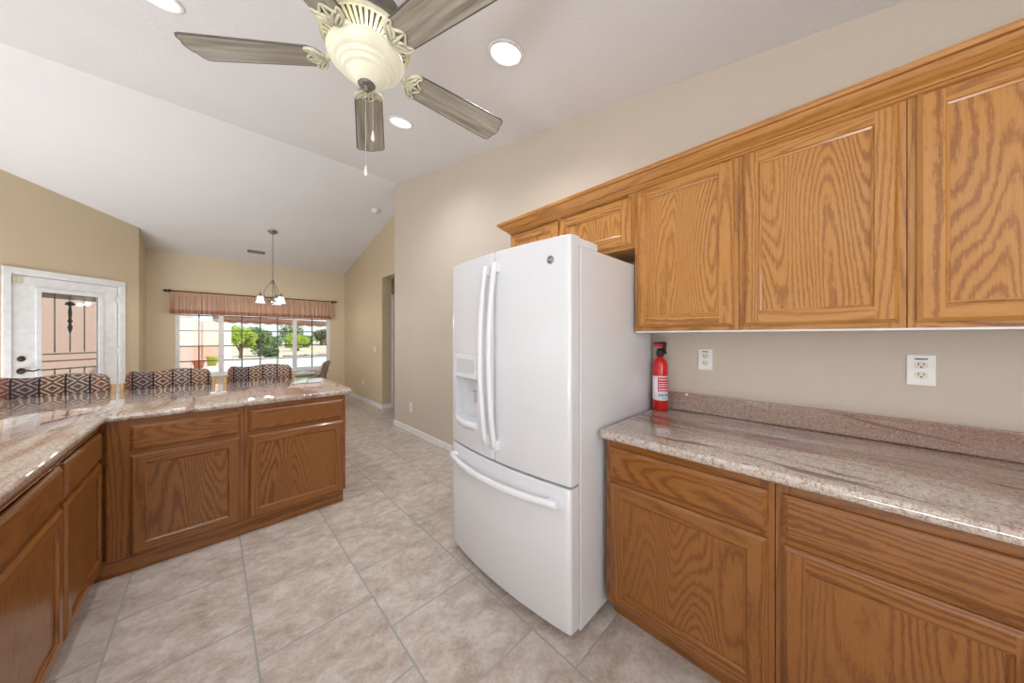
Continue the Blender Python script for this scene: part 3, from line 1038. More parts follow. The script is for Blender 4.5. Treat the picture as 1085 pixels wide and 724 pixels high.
# ------------------------------------------------------------------ dining table and chairs
t = thing('dining_table', 'round grey dining table below the pendant light in the window nook', 'table', (0.68, 6.05, 0))
bm = B(); lathe(bm, [(0.0, 0.735), (0.56, 0.735), (0.57, 0.741), (0.57, 0.754), (0.56, 0.76), (0.0, 0.76)], 48, cap=False); mesh_obj('tabletop', bm, M['table'], t)
bm = B(); lathe(bm, [(0.0, 0.0), (0.26, 0.0), (0.27, 0.02), (0.08, 0.05), (0.05, 0.12), (0.045, 0.60), (0.09, 0.70), (0.16, 0.7345), (0.0, 0.7345)], 32, cap=False); mesh_obj('pedestal', bm, M['dark_metal'], t)

def make_chair(label, loc, rz):
    t = thing('dining_chair', label, 'chair', loc, rz, 'dining chairs around the nook table')
    bm = B(); box(bm, -0.24, 0.24, -0.23, 0.23, 0.42, 0.50, bev=0.03); mesh_obj('seat', bm, M['grey_fabric'], t)
    bm = B()
    pr = None
    n = 10
    for i in range(n + 1):
        s = i / n
        z = 0.52 + 0.35 * s
        y = 0.19 + 0.13 * s
        wv = 0.225 - 0.03 * s ** 3
        th = 0.05 * (1 - 0.4 * s)
        r = [bm.verts.new(p) for p in ((-wv, y - th * 0.4, z), (-wv * 0.5, y - th * 0.4 + 0.02, z + 0.02 * s), (wv * 0.5, y - th * 0.4 + 0.02, z + 0.02 * s), (wv, y - th * 0.4, z), (wv, y + th * 0.6, z), (wv * 0.5, y + th * 0.6 + 0.02, z + 0.02 * s), (-wv * 0.5, y + th * 0.6 + 0.02, z + 0.02 * s), (-wv, y + th * 0.6, z))]
        if pr:
            for k in range(8):
                f = bm.faces.new([pr[k], pr[(k + 1) % 8], r[(k + 1) % 8], r[k]]); f.smooth = True
        else: bm.faces.new(r[::-1])
        pr = r
    bm.faces.new(pr)
    mesh_obj('backrest', bm, M['grey_fabric'], t)
    for s in (-1, 1):
        bm = B(); tube(bm, [(s * 0.245, 0.23, 0.40), (s * 0.245, 0.26, 0.62), (s * 0.235, 0.335, 0.86)], [0.016, 0.014, 0.012], 8)
        tube(bm, [(s * 0.245, -0.10, 0.44), (s * 0.25, -0.12, 0.62), (s * 0.25, 0.0, 0.64), (s * 0.245, 0.25, 0.64)], 0.013, 8)
        mesh_obj('armrest', bm, M['driftwood'], t)
        for y in (-0.2, 0.2):
            bm = B(); tube(bm, [(s * 0.23, y * 1.1, 0.0), (s * 0.21, y, 0.425)], [0.013, 0.019], 8); mesh_obj('leg', bm, M['driftwood'], t)
    return t
make_chair('grey upholstered dining chair with wooden arms at the right of the round table', (1.28, 6.84, 0), -PI / 2 - 0.45)

# ------------------------------------------------------------------ refrigerator
FY0, FY1 = 0.787, 1.700
FYC = (FY0 + FY1) / 2
t = thing('refrigerator', 'white french-door refrigerator with water dispenser and bottom freezer drawer', 'refrigerator', (1.5, FYC, 0))
FR = t
def fb(bm):   # world -> local
    for v in bm.verts: v.co -= Vector((1.5, FYC, 0))
    return bm
bm = B(); box(bm, 1.185, 1.955, FY0, FY1, 0.03, 1.752, bev=0.004)
box(bm, 1.20, 1.24, FY0 + 0.04, FY1 - 0.04, 0.0, 0.03)
box(bm, 1.85, 1.92, FY0 + 0.04, FY1 - 0.04, 0.0, 0.03)
mesh_obj('fridge_case', fb(bm), M['fridge'], t)

def front_x(y):
    s = (y - FYC) / ((FY1 - FY0) / 2)
    return 1.068 + 0.040 * s * s

def bowed(ya, yb, z0, z1, xb=1.172, hole=None, n=28, r=0.012):
    """door slab with a bowed front; rounded vertical outer edges. hole=(ya,yb,za,zb) opening"""
    bm = B()
    ys = []
    # cluster near ends for the rounding
    for i in range(n + 1): ys.append(ya + (yb - ya) * i / n)
    if hole:
        ys = sorted(set([round(v, 5) for v in ys if abs(v - hole[0]) > 0.004 and abs(v - hole[1]) > 0.004] + [hole[0], hole[1]]))
    extra = [ya + 0.002, ya + 0.006, yb - 0.002, yb - 0.006]
    ys = sorted(set(ys + extra))
    def fx(y):
        d = min(y - ya, yb - y)
        k = 0.0
        if d < r: k = r - math.sqrt(max(0, r * r - (r - d) ** 2))
        return front_x(y) + k
    zz = [z0, z0 + 0.002, z0 + 0.007, z1 - 0.007, z1 - 0.002, z1]
    if hole: zz = sorted(zz + [hole[2], hole[3]])
    def zoff(z):
        d = min(z - z0, z1 - z)
        return 0.0 if d >= 0.007 else 0.007 - math.sqrt(max(0, 0.007 ** 2 - (0.007 - d) ** 2))
    grid = [[bm.verts.new((fx(y) + zoff(z), y, z)) for z in zz] for y in ys]
    for i in range(len(ys) - 1):
        for j in range(len(zz) - 1):
            if hole and ys[i] >= hole[0] - 1e-6 and ys[i + 1] <= hole[1] + 1e-6 and zz[j] >= hole[2] - 1e-6 and zz[j + 1] <= hole[3] + 1e-6: continue
            f = bm.faces.new([grid[i][j], grid[i + 1][j], grid[i + 1][j + 1], grid[i][j + 1]]); f.smooth = True
    back = [[bm.verts.new((xb, y, z)) for z in (z0, z1)] for y in ys]
    for i in range(len(ys) - 1):
        bm.faces.new([grid[i][0], back[i][0], back[i + 1][0], grid[i + 1][0]])
        bm.faces.new([grid[i][-1], grid[i + 1][-1], back[i + 1][1], back[i][1]])
        bm.faces.new([back[i][0], back[i][1], back[i + 1][1], back[i + 1][0]])
    for g, bk in ((grid[0], back[0]), (grid[-1], back[-1])):
        bm.faces.new(g + [bk[1], bk[0]])
    return bm

SPLIT = 1.2475
DZ0, DZ1 = 0.694, 1.790
HY0, HY1, HZ0, HZ1 = 1.395, 1.640, 0.845, 1.235
mesh_obj('fridge_door', fb(bowed(FY0, SPLIT - 0.002, DZ0, DZ1)), M['fridge'], t)
ld = mesh_obj('fridge_door', fb(bowed(SPLIT + 0.002, FY1, DZ0, DZ1, hole=(HY0, HY1, HZ0, HZ1))), M['fridge'], t)
fz = mesh_obj('freezer_drawer', fb(bowed(FY0, FY1, 0.055, 0.682)), M['fridge'], t)
bm = B(); box(bm, 1.172, 1.186, FY0 + 0.012, FY1 - 0.012, 0.06, 1.75); mesh_obj('gasket', fb(bm), M['fridge_grey'], t)
for ya, yb in ((FY0 + 0.005, FY0 + 0.075), (FY1 - 0.075, FY1 - 0.005)):
    bm = B(); box(bm, 1.14, 1.30, ya, yb, 1.7905, 1.812, bev=0.006) if False else box(bm, 1.176, 1.34, ya, yb, 1.7525, 1.790, bev=0.006)
    mesh_obj('hinge_cover', fb(bm), M['fridge_plastic'], t)
# dispenser alcove
xf = front_x(1.52)
bm = B()
def q(pts, mi=0):
    f = bm.faces.new([bm.verts.new(p) for p in pts]); f.material_index = mi
def fxx(y): return front_x(y)
D = 0.062
a0, a1, b0, b1 = HY0, HY1, HZ0, HZ1
cp = 1.105   # control panel bottom
xi = xf + D
q([(xi, a0 + .012, b0 + .03), (xi, a1 - .012, b0 + .03), (xi, a1 - .012, cp), (xi, a0 + .012, cp)])
q([(fxx(a0), a0, b0), (xi, a0 + .012, b0 + .03), (xi, a0 + .012, cp), (fxx(a0), a0, cp)])
q([(fxx(a1), a1, b0), (fxx(a1), a1, cp), (xi, a1 - .012, cp), (xi, a1 - .012, b0 + .03)])
q([(fxx(a0) , a0, cp), (xi, a0 + .012, cp), (xi, a1 - .012, cp), (fxx(a1), a1, cp)])
q([(fxx(a0), a0, b0), (fxx(a1), a1, b0), (xi, a1 - .012, b0 + .03), (xi, a0 + .012, b0 + .03)])
al = mesh_obj('dispenser_alcove', fb(bm), M['disp'], ld)
# control panel: bowed, slightly proud of the door; glossy upper strip
def proud(ya, yb, za, zb, off, th=0.02, n=10):
    bm = B(); rows = []
    for i in range(n + 1):
        y = ya + (yb - ya) * i / n
        x0 = fxx(y) - off
        rows.append([bm.verts.new(p) for p in ((x0, y, za), (x0 - 0.0, y, zb), (x0 + th, y, zb), (x0 + th, y, za))])
    for a, b_ in zip(rows, rows[1:]):
        for k in range(4): bm.faces.new([a[k], a[(k + 1) % 4], b_[(k + 1) % 4], b_[k]])
    bm.faces.new(rows[0]); bm.faces.new(rows[-1][::-1])
    return bm
mesh_obj('control_panel', fb(proud(a0 - 0.004, a1 + 0.008, cp, 1.238, 0.006)), M['fridge_plastic'], ld)
mesh_obj('display_strip', fb(proud(a0 + 0.02, a1 - 0.02, 1.13, 1.215, 0.0072, 0.003)), M['disp'], ld)
# scooped apron and drip tray
bm = B(); rows = []
for i in range(13):
    s = i / 12; y = a0 - 0.006 + (a1 - a0 + 0.012) * s
    bulge = 0.022 * math.sin(PI * s)
    x0 = fxx(min(max(y, a0), a1)) - 0.004 - bulge
    rows.append([bm.verts.new(p) for p in ((x0 + 0.01, y, b0 - 0.028), (x0, y, b0 - 0.012), (x0, y, b0 + 0.016), (xi - 0.004, y, b0 + 0.022), (xi - 0.004, y, b0 + 0.002), (fxx(y) + 0.003, y, b0 - 0.028))])
for a, b_ in zip(rows, rows[1:]):
    for k in range(6):
        f = bm.faces.new([a[k], a[(k + 1) % 6], b_[(k + 1) % 6], b_[k]]); f.smooth = k in (0, 1)
bm.faces.new(rows[0]); bm.faces.new(rows[-1][::-1])
mesh_obj('drip_tray', fb(bm), M['fridge_plastic'], ld)
bm = B(); box(bm, xi - 0.035, xi - 0.003, 1.475, 1.505, 0.955, 1.02, bev=0.004)
for v in bm.verts:
    if v.co.z < 0.1: v.co.z += 1.075
mesh_obj('dispenser_paddle', fb(bm), M['disp'], ld)

def bow_handle(axis, a, b_, c, standoff, r0, n=20, parent=None, name='handle', z=None):
    bm = B()
    rows = []
    for i in range(n + 1):
        s = i / n
        bowf = math.sin(PI * s) ** 0.8 if 0 < s < 1 else 0
        p = a + (b_ - a) * s
        if axis == 'Z':
            base = front_x(c); x = base - 0.022 - standoff * bowf; cen = Vector((x, c, p)); side = Vector((0, 1, 0))
        else:
            base = front_x(p); x = base - 0.022 - standoff * bowf; cen = Vector((x, p, z)); side = Vector((0, 0, 1))
        w_, d_ = r0
        sg = 10
        ring = []
        for k in range(sg):
            an = 2 * PI * k / sg
            cc, ss = math.cos(an), math.sin(an)
            ring.append(bm.verts.new(cen + Vector((1, 0, 0)) * d_ * math.copysign(abs(cc) ** .7, cc) + side * w_ * math.copysign(abs(ss) ** .7, ss)))
        rows.append(ring)
    for p_, q_ in zip(rows, rows[1:]):
        for k in range(10):
            f = bm.faces.new([p_[k], p_[(k + 1) % 10], q_[(k + 1) % 10], q_[k]]); f.smooth = True
    bm.faces.new(rows[0][::-1]); bm.faces.new(rows[-1])
    # end mounts reaching the door
    for e2 in (a + (0.022 if b_ > a else -0.022), b_ - (0.022 if b_ > a else -0.022)):
        if axis == 'Z': box(bm, front_x(c) - 0.028, front_x(c) + 0.004, c - r0[0] * 1.05, c + r0[0] * 1.05, e2 - 0.026, e2 + 0.026, bev=0.004)
        else: box(bm, front_x(e2) - 0.028, front_x(e2) + 0.004, e2 - 0.026, e2 + 0.026, z - r0[0] * 1.05, z + r0[0] * 1.05, bev=0.004)
    return mesh_obj(name, fb(bm), M['fridge_plastic'], parent)
rd = [c for c in FR.children if c.name.startswith('fridge_door') and c != ld][0]
bow_handle('Z', 0.765, 1.725, SPLIT - 0.036, 0.040, (0.0135, 0.013), parent=rd)
bow_handle('Z', 0.775, 1.715, SPLIT + 0.036, 0.040, (0.0135, 0.013), parent=ld)
bow_handle('Y', 0.838, 1.662, None, 0.038, (0.0165, 0.014), parent=fz, z=0.612)
# round brand badge with a simple script-like monogram ring
bm = B()
lathe(bm, [(0.0, 0.0), (0.018, 0.0), (0.018, 0.003), (0.0, 0.003)], 28)
bd = mesh_obj('badge', bm, M['badge'], rd, loc=(front_x(0.89) - 0.0005 - 1.5, 0.884 - FYC, 1.690), rot=(0, -PI / 2, 0))
bm = B()
circ = lambda r, n=24, cx=0, cy=0, a0=0, a1=2 * PI: [(cx + r * math.cos(a0 + (a1 - a0) * i / n), cy + r * math.sin(a0 + (a1 - a0) * i / n), 0.0034) for i in range(n + 1)]
tube(bm, circ(0.0150), 0.0007, 4)
tube(bm, circ(0.0050, 12, 0.001, 0.0055, 0.6, 5.6), 0.0009, 4)
tube(bm, circ(0.0050, 12, 0.001, -0.0055, 0.4, 3.0), 0.0009, 4)
tube(bm, circ(0.0050, 12, 0.001, -0.0055, 3.4, 5.9), 0.0009, 4)
mesh_obj('badge_emblem', bm, M['fridge_plastic'], bd)

# ------------------------------------------------------------------ fire extinguisher
t = thing('fire_extinguisher', 'small red fire extinguisher standing on the counter beside the refrigerator', 'fire extinguisher', (1.905, 0.715, 0.9145))
bm = B(); R_ = 0.041
lathe(bm, [(0.0, 0.0), (R_ - 0.004, 0.0), (R_, 0.006), (R_, 0.262), (R_ - 0.004, 0.285), (R_ - 0.016, 0.302), (0.018, 0.310), (0.016, 0.318), (0.0, 0.318)], 32, cap=False)
bd_ = mesh_obj('cylinder_body', bm, M['red'], t)
def wrap(z0, z1, a0, a1, mat, name, rr=R_ + 0.0006, parent=None):
    bm = B(); n = 24; rows = []
    for i in range(n + 1):
        a = math.radians(a0 + (a1 - a0) * i / n)
        rows.append([bm.verts.new(((rr + d) * math.cos(a), (rr + d) * math.sin(a), z)) for d, z in ((0, z0), (0, z1), (-0.0005, z1), (-0.0005, z0))])
    for a, b_ in zip(rows, rows[1:]):
        for k in range(4):
            f = bm.faces.new([a[k], a[(k + 1) % 4], b_[(k + 1) % 4], b_[k]])
    return mesh_obj(name, bm, mat, parent)
lab = wrap(0.062, 0.202, 120, 285, M['label'], 'label', parent=bd_)
wrap(0.112, 0.196, 183, 282, M['label_red'], 'label_print', R_ + 0.0012, bd_)
# label print: rows of short white marks and a blue strip of pictograms
bm = B()
def patch(bm, a0, a1, z0, z1, rr):
    n = 3; r = []
    for i in range(n + 1):
        a = math.radians(a0 + (a1 - a0) * i / n)
        r.append([bm.verts.new((rr * math.cos(a), rr * math.sin(a), z)) for z in (z0, z1)])
    for p_, q_ in zip(r, r[1:]): bm.faces.new([p_[0], q_[0], q_[1], p_[1]])
rnd = random.Random(3)
for z in (0.180, 0.165, 0.153, 0.142, 0.128, 0.119):
    a = 190
    hgt = 0.006 if z == 0.180 else 0.0035
    while a < 274:
        wd = rnd.uniform(5, 13); patch(bm, a, min(a + wd, 277), z, z + hgt, R_ + 0.0018); a += wd + 3
mesh_obj('label_text', bm, M['label'], bd_, normals=False)
bm = B()
for a in (190, 205, 220, 236, 252, 266): patch(bm, a, a + 9, 0.084, 0.102, R_ + 0.0012)
for a in (215, 232, 248): patch(bm, a, a + 11, 0.070, 0.076, R_ + 0.0012)
mesh_obj('label_pictograms', bm, M['label_blue'], bd_, normals=False)
bm = B(); lathe(bm, [(0.0, 0.3185), (0.020, 0.3185), (0.022, 0.324), (0.019, 0.345), (0.014, 0.362), (0.0, 0.362)], 16, cap=False)
box(bm, -0.030, -0.010, -0.012, 0.012, 0.330, 0.350, bev=0.003)
mesh_obj('valve', bm, M['black'], t)
bm = B()
prism(bm, [(-0.036, 0.391), (-0.036, 0.399), (0.020, 0.402), (0.034, 0.396), (0.030, 0.360), (0.034, 0.330), (0.026, 0.330), (0.016, 0.362), (0.012, 0.386)], 0.011, 'Y', -0.011)
o = mesh_obj('handle', bm, M['black'], t, rot=(0, 0, math.radians(-44)))
bm = B(); prism(bm, [(-0.036, 0.374), (-0.038, 0.390), (0.010, 0.386), (0.010, 0.370)], 0.0110, 'Y', -0.0110)
mesh_obj('trigger', bm, M['red'], t, rot=(0, 0, math.radians(-44)))

# ------------------------------------------------------------------ outlets and switch (plates lie on walls)
def plate(name, label, cat, loc, rz, kind, scale=1.0):
    t = thing(name, label, cat, loc, rz)
    w_, h_ = 0.035 * scale, 0.0585 * scale
    bm = B(); box(bm, -w_, w_, -0.006, -0.001, -h_, h_, bev=0.002); mesh_obj('cover_plate', bm, M['outlet'], t)
    if kind == 'outlet':
        for dz in (-0.0195, 0.0195):
            bm = B()
            pts = [(0.0165 * math.copysign(min(1, abs(math.cos(a)) * 1.12), math.cos(a)), dz + 0.0145 * math.sin(a)) for a in [2 * PI * i / 24 for i in range(24)]]
            prism(bm, pts, -0.0061, 'Y', -0.0085)
            s_ = mesh_obj('socket', bm, M['ivory'], t)
            bm = B()
            box(bm, -0.0078, -0.0054, -0.0092, -0.0086, dz - 0.001, dz + 0.0085); box(bm, 0.0054, 0.0078, -0.0092, -0.0086, dz + 0.0, dz + 0.0075)
            box(bm, -0.0024, 0.0024, -0.0092, -0.0086, dz - 0.0095, dz - 0.0045)
            mesh_obj('slots', bm, M['slot'], s_)
        bm = B(); box(bm, -0.016, 0.016, -0.0066, -0.0061, 0.041, 0.046) ; mesh_obj('sticker', bm, M['navy'], t)
    elif kind == 'plain':
        bm = B(); box(bm, -0.016, 0.016, -0.008, -0.0061, -0.033, 0.033, bev=0.0008); mesh_obj('socket_face', bm, M['ivory'], t)
    else:
        bm = B(); box(bm, -0.005, 0.005, -0.013, -0.0061, -0.011, 0.011, bev=0.001); mesh_obj('toggle', bm, M['outlet'], t)
    return t
plate('wall_outlet', 'small white outlet plate on the wall just right of the fire extinguisher', 'outlet', (WX, 0.507, 1.217), RZ, 'outlet')
plate('wall_outlet', 'larger-looking white outlet plate on the wall at the far right above the counter', 'outlet', (WX, -0.2355, 1.214), RZ, 'outlet', 1.02)
plate('wall_outlet', 'low outlet plate near the floor on the wall left of the refrigerator', 'outlet', (WX, 4.118, 0.36), RZ, 'plain')
plate('wall_outlet', 'low outlet plate near the floor on the far wall beyond the peninsula end', 'outlet', (FX, 6.826, 0.40), RZ, 'plain')
plate('light_switch', 'white light switch plate on the far wall left of the hall opening', 'switch', (FX, 6.18, 1.10), RZ, 'switch')

# ------------------------------------------------------------------ ceiling fan
HX, HY = 0.4663, 1.3567
BZ = 2.500
t = thing('ceiling_fan', 'five-blade ceiling fan with weathered blades and cream glass bowl light', 'ceiling fan', (HX, HY, BZ))
ctop = cz(HY) - BZ
bm = B(); lathe(bm, [(0.0, ctop - 0.085), (0.03, ctop - 0.085), (0.065, ctop - 0.03), (0.075, ctop - 0.016), (0.0, ctop - 0.016)], 28, cap=False)
mesh_obj('ceiling_canopy', bm, M['cream_metal'], t)
bm = B(); lathe(bm, [(0.013, 0.20), (0.013, ctop - 0.08)], 14); mesh_obj('downrod', bm, M['cream_metal'], t)
bm = B()
lathe(bm, [(0.0, 0.27), (0.03, 0.27), (0.05, 0.245), (0.080, 0.235), (0.12, 0.215), (0.148, 0.185), (0.160, 0.150), (0.160, 0.125), (0.154, 0.118), (0.166, 0.110), (0.172, 0.098), (0.172, 0.084), (0.164, 0.077), (0.0, 0.077)], 48, cap=False)
mh = mesh_obj('motor_housing', bm, M['antique_dark'], t)
# vented ring on the underside of the housing: sloping spokes between an outer and an inner rim
bm = B()
lathe(bm, [(0.158, 0.076), (0.172, 0.083), (0.175, 0.074), (0.166, 0.066), (0.156, 0.068), (0.158, 0.076)], 48, cap=False)
lathe(bm, [(0.072, 0.0765), (0.092, 0.0765), (0.094, 0.046), (0.084, 0.040), (0.072, 0.042), (0.072, 0.0765)], 48, cap=False)
NV = 46
for k in range(NV):
    a = 2 * PI * k / NV
    ca, sa = math.cos(a), math.sin(a)
    pts = []
    for (r, s_) in ((0.090, -1), (0.160, -1.6), (0.160, 1.6), (0.090, 1)):
        pts.append((r * ca - s_ * 0.0036 * sa, r * sa + s_ * 0.0036 * ca))
    v0 = [bm.verts.new((p[0], p[1], 0.044 if i in (0, 3) else 0.067)) for i, p in enumerate(pts)]
    v1 = [bm.verts.new((p[0], p[1], 0.072)) for p in pts]
    bm.faces.new(v0)
    for i in range(4): bm.faces.new([v0[i], v0[(i + 1) % 4], v1[(i + 1) % 4], v1[i]])
mesh_obj('vent_grille', bm, M['cream_metal'], mh)
bm = B(); lathe(bm, [(0.0, 0.012), (0.070, 0.012), (0.0715, 0.0765), (0.0, 0.0765)], 32, cap=False)
mesh_obj('switch_housing', bm, M['cream_metal'], t)
# stepped glass bowl
bm = B()
bowl_prof = [(0.140, 0.014), (0.147, 0.008), (0.148, 0.000), (0.143, -0.010), (0.130, -0.022), (0.117, -0.032), (0.112, -0.031), (0.108, -0.036), (0.107, -0.044), (0.101, -0.047), (0.097, -0.046), (0.093, -0.052), (0.091, -0.060), (0.084, -0.063), (0.079, -0.062), (0.072, -0.070), (0.060, -0.082), (0.045, -0.093), (0.028, -0.101), (0.0, -0.104)]
inner = [(0.0, -0.100), (0.05, -0.085), (0.085, -0.055), (0.110, -0.03), (0.138, -0.004), (0.140, 0.014)]
lathe(bm, bowl_prof + inner, 64, cap=False)
bo = mesh_obj('glass_bowl', bm, M['bowl'], t)
bm = B(); lathe(bm, [(0.0, -0.0995), (0.030, -0.0995), (0.034, -0.104), (0.030, -0.110), (0.018, -0.116), (0.010, -0.120), (0.012, -0.125), (0.008, -0.132), (0.0, -0.134)], 28, cap=False)
mesh_obj('finial', bm, M['finial'], t)
for k in range(3):   # the bulbs behind the bowl's rim
    bl = bpy.data.lights.new('fan_bulb', 'POINT'); bl.energy = 0.4; bl.shadow_soft_size = 0.035; bl.color = (1.0, 0.96, 0.9)
    bo_ = bpy.data.objects.new('fan_bulb', bl); COL.objects.link(bo_); bo_.parent = t
    bo_.location = (0.104 * math.cos(0.3 + k * 2.094), 0.104 * math.sin(0.3 + k * 2.094), 0.022)
# blades
TH0 = 69.0
def blade_bm():
    bm = B()
    r0, r1 = 0.172, 0.690
    # outline (x along blade, y width)
    half = []
    w0, w1 = 0.058, 0.076
    top = [(r0, 0.030), (r0 + 0.012, 0.044), (r0 + 0.035, w0)]
    for i in range(1, 9):
        s = i / 8; top.append((r0 + 0.035 + (r1 - 0.035 - r0 - 0.035) * s, w0 + (w1 - w0) * s))
    top += [(r1 - 0.022, w1 - 0.004), (r1 - 0.012, w1 - 0.018), (r1 - 0.010, 0.034), (r1 - 0.002, 0.018), (r1, 0.0)]
    out = top + [(x_, -y_) for x_, y_ in top[-2::-1]]
    fs, v0, v1 = prism(bm, out, 0.003, 'Z', -0.003)
    return bm
def iron_bm():
    """cast bracket: a neck from the hub that widens into a scalloped plate under the blade root, with raised scrolls"""
    bm = B()
    tube(bm, [(0.085, 0, 0.046), (0.125, 0, 0.030), (0.155, 0, 0.004), (0.180, 0, -0.008)], [0.016, 0.015, 0.014, 0.012], 10)
    # plate with a waisted, scalloped outline; the two windows are left by building it from ribs
    half = [(0.168, 0.010), (0.174, 0.024), (0.186, 0.040), (0.202, 0.052), (0.220, 0.058), (0.240, 0.060), (0.250, 0.056), (0.244, 0.050), (0.232, 0.044), (0.228, 0.034), (0.236, 0.024), (0.250, 0.016), (0.262, 0.008), (0.268, 0.0)]
    for sgn in (-1, 1):
        tube(bm, [(x_, sgn * y_, -0.0085) for x_, y_ in half], [0.006, 0.007, 0.008, 0.008, 0.007, 0.005, 0.004, 0.005, 0.006, 0.006, 0.006, 0.006, 0.005, 0.004], 8)
        tube(bm, [(0.176, sgn * 0.006, -0.009), (0.192, sgn * 0.018, -0.011), (0.206, sgn * 0.034, -0.011), (0.220, sgn * 0.050, -0.010)], [0.009, 0.008, 0.007, 0.006], 8)
        tube(bm, [(0.196, sgn * 0.014, -0.011), (0.210, sgn * 0.012, -0.012), (0.222, sgn * 0.020, -0.011), (0.230, sgn * 0.032, -0.010)], [0.006, 0.008, 0.006, 0.005], 8)
    tube(bm, [(0.172, 0, -0.008), (0.200, 0, -0.010), (0.230, 0, -0.010), (0.262, 0, -0.008)], [0.011, 0.010, 0.006, 0.004], 8)
    prism(bm, [(0.168, 0.010), (0.190, 0.044), (0.215, 0.056), (0.228, 0.046), (0.224, 0.034), (0.205, 0.012), (0.205, -0.012), (0.224, -0.034), (0.228, -0.046), (0.215, -0.056), (0.190, -0.044), (0.168, -0.010)], -0.0040, 'Z', -0.0085)
    for v in bm.verts:
        if v.co.x > 0.15: v.co.x = 0.15 + (v.co.x - 0.15) * 0.72
    return bm
for k in range(5):
    a = math.radians(TH0 - 72 * k)
    b_ = mesh_obj('blade', blade_bm(), M['blade'], t)
    b_.rotation_euler = (math.radians(-11), 0, a)
    # blade edge banding, darker antiqued rim
    ir = mesh_obj('blade_iron', iron_bm(), M['cream_metal'], b_)
    bb = blade_bm()
    bmesh.ops.scale(bb, vec=(1, 1, 1), verts=bb.verts)
    rim = [ (v.co.x, v.co.y) for v in bb.verts if v.co.z < 0 ]
    bb.free()
    bm = B(); tube(bm, [(x_, y_, 0) for x_, y_ in rim] + [(rim[0][0], rim[0][1], 0)], 0.0042, 6, cap=False)
    mesh_obj('blade_edge', bm, M['antique_dark'], b_)
# pull chains: beads hang plumb
def chain(x, y, z0, z1, bead):
    bm = B()
    n = int((z0 - z1) / 0.0055)
    for i in range(n):
        z = z0 - (z0 - z1) * i / n
        lathe(bm, [(0.0, z), (0.0019, z - 0.0014), (0.0019, z - 0.0030), (0.0, z - 0.0044)], 6, x, y, cap=False)
    tube(bm, [(x, y, z0), (x, y, z1)], 0.0007, 4)
    c = mesh_obj('pull_chain', bm, M['chain'], t)
    bm = B(); lathe(bm, [(0.0, z1), (0.003, z1 - 0.004), (0.004, z1 - 0.012), (0.0075, z1 - 0.028), (0.0075, z1 - 0.036), (0.004, z1 - 0.044), (0.0, z1 - 0.046)], 14, x, y, cap=False)
    mesh_obj('pull_knob', bm, M['crystal'], c)
chain(-0.003, 0.0, -0.134, -0.440, 0)
chain(0.024, -0.004, -0.106, -0.285, 0)

# ------------------------------------------------------------------ recessed lights
tilt = math.atan(KS)
for x_, y_, lab_ in ((1.237, 1.333, 'recessed ceiling light nearest the camera, right of the fan'), (1.23, 2.72, 'farther recessed ceiling light beside the fan blade pointing away'), (-0.22, 2.66, 'recessed ceiling light at the top left edge of the photo')):
    t = thing('recessed_light', lab_, 'ceiling light', (x_, y_, cz(y_)), 0, 'recessed kitchen lights')
    t.rotation_euler = (tilt, 0, 0)
    bm = B(); lathe(bm, [(0.084, -0.002), (0.088, -0.012), (0.104, -0.008), (0.110, -0.0015), (0.084, -0.0015)], 40, cap=False); mesh_obj('trim_ring', bm, M['white_trim'], t)
    bm = B(); lathe(bm, [(0.0, -0.004), (0.0835, -0.004), (0.0835, -0.0015), (0.0, -0.0015)], 40, cap=False); mesh_obj('lens', bm, M['rec_lens'], t)
    ld_ = bpy.data.lights.new('lamp_glow', 'SPOT'); ld_.energy = 48; ld_.spot_size = math.radians(150); ld_.spot_blend = 0.9; ld_.shadow_soft_size = 0.06; ld_.color = (0.95, 0.97, 1.0)
    lo = bpy.data.objects.new('lamp_glow', ld_); COL.objects.link(lo); lo.parent = t; lo.location = (0, 0, -0.03)

# smoke detector and vent on the nook slope
tn = -math.atan(NS)
t = thing('smoke_detector', 'round white smoke detector on the sloped ceiling near the wall corner', 'smoke detector', (1.98, 5.344, cz(5.344))); t.rotation_euler = (tn, 0, 0)
bm = B(); lathe(bm, [(0.0, -0.042), (0.035, -0.040), (0.052, -0.030), (0.058, -0.012), (0.068, -0.010), (0.070, -0.001), (0.0, -0.001)], 32, cap=False); mesh_obj('detector_body', bm, M['white_trim'], t)
bm = B(); lathe(bm, [(0.0, -0.046), (0.016, -0.045), (0.018, -0.0415), (0.0, -0.0415)], 20, cap=False); mesh_obj('sensor_cap', bm, M['white_trim'], t)
t = thing('ceiling_vent', 'small white air vent on the sloped ceiling near the pendant light', 'vent', (0.61, 7.58, cz(7.58))); t.rotation_euler = (tn, 0, 0)
bm = B()
for q_ in ((-0.15, 0.15, -0.09, -0.07), (-0.15, 0.15, 0.07, 0.09), (-0.15, -0.13, -0.07, 0.07), (0.13, 0.15, -0.07, 0.07)): box(bm, q_[0], q_[1], q_[2], q_[3], -0.008, -0.001)
mesh_obj('vent_frame', bm, M['white_trim'], t)
bm = B(); box(bm, -0.129, 0.129, -0.069, 0.069, -0.002, -0.001); mesh_obj('vent_backing', bm, M['slot'], t)
bm = B()
for k in range(6): box(bm, -0.129, 0.129, -0.066 + k * 0.023, -0.058 + k * 0.023, -0.010, -0.003)
for xx in (-0.045, 0.045): box(bm, xx - 0.012, xx + 0.012, -0.069, 0.069, -0.011, -0.0025)
mesh_obj('louvers', bm, M['louver'], t)

